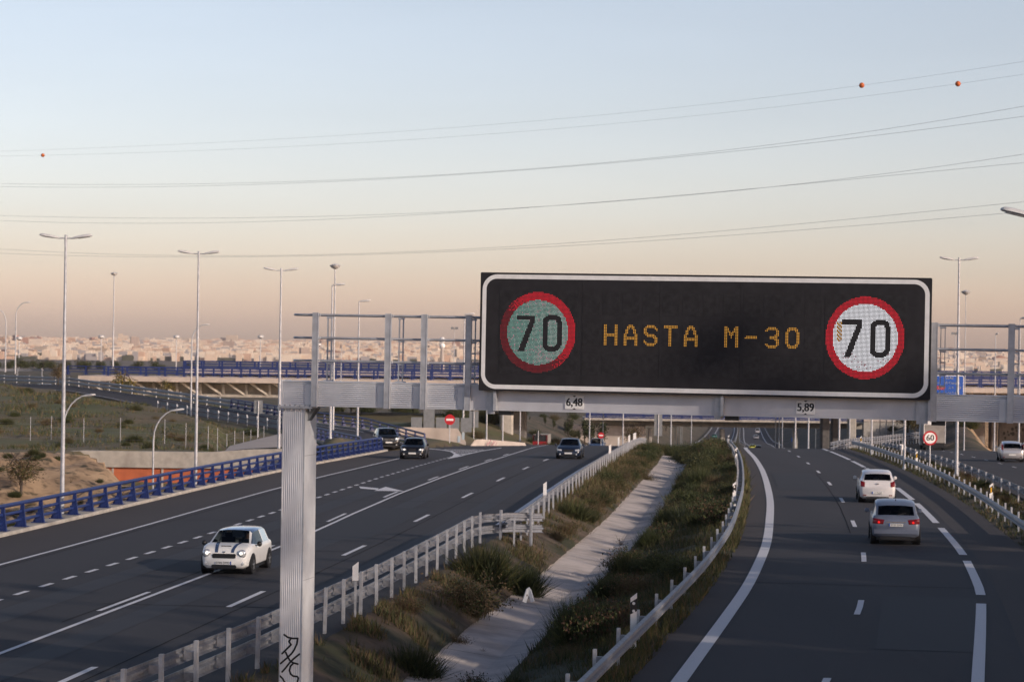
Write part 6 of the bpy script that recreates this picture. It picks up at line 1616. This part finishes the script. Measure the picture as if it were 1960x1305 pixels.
CB = [cb(((-.5, -.5, 0), (.5, .5, 1))), cb(((-.5, -.5, 0), (.5, .5, .85)), ((-.3, -.3, .85), (.2, .3, 1))), cb(((-.5, -.5, 0), (-.05, .5, 1)), ((-.05, -.3, 0), (.5, .5, .78))), cb(((-.5, -.5, 0), (.5, .5, .9)), ((.1, -.2, .9), (.3, .1, 1.05)), ((-.4, -.1, .9), (-.3, .1, .98))),
      cb(((-.5, -.5, 0), (.5, .5, 1)), gable=True), cb(((-.5, -.5, 0), (.5, .5, .7)), ((-.5, -.3, .7), (0, .5, 1)))]
LABC = ['pale block of flats', 'warm coloured block of flats with a roof room', 'stepped apartment block', 'flat roofed block with rooftop boxes', 'low house with a clay tile roof', 'two part apartment block']
cr_ = random.Random(21)
def building(x, y, w, d, h, v=None, name='city_building', label=None, group=None):
    v = cr_.randrange(6) if v is None else v
    if v == 4: h *= .7
    o = link(name, CB[v]); o.location = (x, y, hgt(x, y) - 2); o.scale = (w, d, h + 2); o.rotation_euler = (0, 0, cr_.gauss(0, .25))
    sec = 'left' if x / y * F + 980 < 620 else ('middle' if x / y * F + 980 < 1000 else 'right')
    return tag(o, label or LABC[v] + ' in the distant city, ' + sec + ' part', 'building', group or 'city blocks, ' + LABC[v] + ', ' + sec)
n = 0
while n < 296:
    t = (n % 73) / 73.0; Y = 5000 + 3300 * t + cr_.uniform(-40, 40)
    px = cr_.uniform(-40, 935) if n % 6 else cr_.uniform(1785, 2000)
    x = (px - 980) / F * Y; far = n % 6 == 0
    h = cr_.choice([12, 15, 18, 18, 21, 26]) * (1.25 if far and cr_.random() < .5 else 1) + (cr_.random() < .07) * 18
    building(x, Y, cr_.uniform(14, 46), 14, h * (.9 if t > .7 else .8)); n += 1
for (px, pyt, Y, w, lab) in ((663, 656, 7400, 30, 'tall broad pale tower standing out above the city roofs, behind the gantry rails'), (446, 648, 8000, 9, 'slim bright tower rising from the skyline left of the gantry'), (403, 650, 7900, 42, 'domed grey public building on the skyline between two lamp posts'),
    (75, 648, 7900, 20, 'square pale block topping the skyline at the far left'), (473, 665, 6600, 14, 'dark narrow tower block in front of the pale roofs'), (750, 660, 7800, 26, 'pale tower on the skyline between the gantry uprights')):
    x = (px - 980) / F * Y; zg = hgt(x, Y); building(x, Y, w, 16, P(px, pyt, Y).z - zg, 1, 'tower_block', lab, 'towers on the skyline')
# telecom tower with white round dishes
Y = 2600; b = P(846, 700, Y); t = thing('telecom_tower', 'telecommunication tower with two white globes on the skyline behind the gantry rails', 'tower', (b.x, Y, b.z - 6)); h = P(846, 662, Y).z - b.z + 6
m = MB(); m.cyl((0, 0, 0), (0, 0, h), 3.0, 1.6, 10); m.build('shaft', MT['pale_concrete'], t)
for k in (0, 1):
    m = MB(); m.lathe([(.01, -3.2)] + [(3.2 * math.cos(a), 3.2 * math.sin(a)) for a in (-1.1, -.7, -.3, 0, .3, .7, 1.1)] + [(.01, 3.2)], (0, 0, h + k * 6.4), n=14); m.build('globe', MT['white'], t, smooth=60)
# the innumerable rest of the roofs
m = MB()
cols2 = [mat('far_wall_pale', (.70, .56, .43), .9), mat('far_wall_clay', (.58, .40, .29), .9), mat('far_wall_white', (.76, .66, .54), .9), mat('far_wall_grey', (.36, .34, .34), .9), mat('far_trees', (.05, .06, .03), .95)]
for k in range(8000):
    t = cr_.random(); Y = 4700 + 3700 * t; px = cr_.uniform(-60, 960) if cr_.random() < .78 else cr_.uniform(1770, 2020); x = (px - 980) / F * Y
    w, h = cr_.uniform(6, 24), cr_.uniform(6, 19); c = cr_.choice([0, 0, 1, 2, 2, 3, 4]); z = hgt(x, Y)
    if c == 4: h *= .6; w *= 1.6
    m.mi(c).b2((x - w / 2, Y, z - 3), (x + w / 2, Y + cr_.uniform(6, 14), z + h))
tag(m.build('city_roofs', cols2), kind='stuff')
# haze: one closed body of air round everything
m = MB(); m.b2((-3400, -100, -46), (3400, 9100, 122)); hz = m.mesh('haze', [])
hmat = bpy.data.materials.new('haze_air'); hmat.use_nodes = True; q = hmat.node_tree; q.nodes.clear(); o_ = q.nodes.new('ShaderNodeOutputMaterial'); pv = q.nodes.new('ShaderNodeVolumePrincipled')
pv.inputs['Color'].default_value = (.86, .79, .83, 1); pv.inputs['Density'].default_value = HAZE; pv.inputs['Anisotropy'].default_value = .1
q.links.new(pv.outputs[0], o_.inputs['Volume']); hz.materials.append(hmat)
tag(link('haze', hz), kind='stuff')
# ------------------------------------------------------------------ light and sky
SAZ, SEL = math.radians(127), math.radians(19)           # azimuth clockwise from the viewing direction, elevation
sd = Vector((math.sin(SAZ) * math.cos(SEL), math.cos(SAZ) * math.cos(SEL), math.sin(SEL)))
sun = bpy.data.lights.new('sun', 'SUN'); sun.energy = 2.9; sun.angle = math.radians(.6); sun.color = (1, .85, .72)
so = bpy.data.objects.new('sun', sun); COL.objects.link(so); so.rotation_euler = sd.to_track_quat('Z', 'Y').to_euler()
W = bpy.data.worlds.new('World'); scene.world = W; W.use_nodes = True; nt = W.node_tree
bg = nt.nodes['Background']; sk = nt.nodes.new('ShaderNodeTexSky'); sk.sky_type = 'NISHITA'; sk.sun_disc = False
sk.sun_elevation = SEL; sk.sun_rotation = SAZ; sk.air_density = 1.2; sk.dust_density = 2.0; sk.ozone_density = 1.5
tc = nt.nodes.new('ShaderNodeTexCoord'); sx = nt.nodes.new('ShaderNodeSeparateXYZ'); nt.links.new(tc.outputs['Generated'], sx.inputs[0])
rp = nt.nodes.new('ShaderNodeValToRGB'); cr = rp.color_ramp; nt.links.new(sx.outputs['Z'], rp.inputs['Fac'])
TINT = [(0.0, 3.9, 3.05, 3.55), (.0147, 3.7, 2.98, 3.55), (.0363, 2.62, 2.36, 2.98), (.058, 2.22, 2.08, 2.68), (.101, 1.98, 1.79, 2.15), (.143, 1.96, 1.71, 1.92), (.20, 1.80, 1.62, 1.9), (.30, 1.40, 1.33, 1.6), (.45, .62, .63, .73), (1.0, .28, .32, .42)]
while len(cr.elements) < len(TINT): cr.elements.new(.5)
for e, q in zip(cr.elements, TINT): e.position = q[0]; e.color = (q[1] / 4, q[2] / 4, q[3] / 4, 1)
mx = nt.nodes.new('ShaderNodeMix'); mx.data_type = 'RGBA'; mx.blend_type = 'MULTIPLY'; mx.inputs['Factor'].default_value = 1
sc_ = nt.nodes.new('ShaderNodeVectorMath'); sc_.operation = 'SCALE'; sc_.inputs['Scale'].default_value = 3.45
nt.links.new(sk.outputs['Color'], mx.inputs['A']); nt.links.new(rp.outputs['Color'], mx.inputs['B']); nt.links.new(mx.outputs['Result'], sc_.inputs[0]); 
mp2 = nt.nodes.new('ShaderNodeMapping'); mp2.inputs['Scale'].default_value = (2.2, 2.2, 14); nz2 = nt.nodes.new('ShaderNodeTexNoise'); nz2.inputs['Scale'].default_value = 1.6; nz2.inputs['Detail'].default_value = 5
nt.links.new(tc.outputs['Generated'], mp2.inputs['Vector']); nt.links.new(mp2.outputs['Vector'], nz2.inputs['Vector'])
mr2 = nt.nodes.new('ShaderNodeMapRange'); mr2.inputs['From Min'].default_value = .3; mr2.inputs['From Max'].default_value = .7; mr2.inputs['To Min'].default_value = .965; mr2.inputs['To Max'].default_value = 1.03
nt.links.new(nz2.outputs['Fac'], mr2.inputs['Value']); s2 = nt.nodes.new('ShaderNodeVectorMath'); s2.operation = 'SCALE'; nt.links.new(sc_.outputs[0], s2.inputs[0]); nt.links.new(mr2.outputs['Result'], s2.inputs['Scale']); nt.links.new(s2.outputs[0], bg.inputs['Color']); bg.inputs['Strength'].default_value = .12
scene.view_settings.view_transform = 'Standard'; scene.view_settings.look = 'None'; scene.view_settings.exposure = 0; scene.view_settings.gamma = 1
scene.cycles.max_bounces = 6; scene.cycles.volume_bounces = 0; scene.cycles.transparent_max_bounces = 12
scene.cycles.use_denoising = True
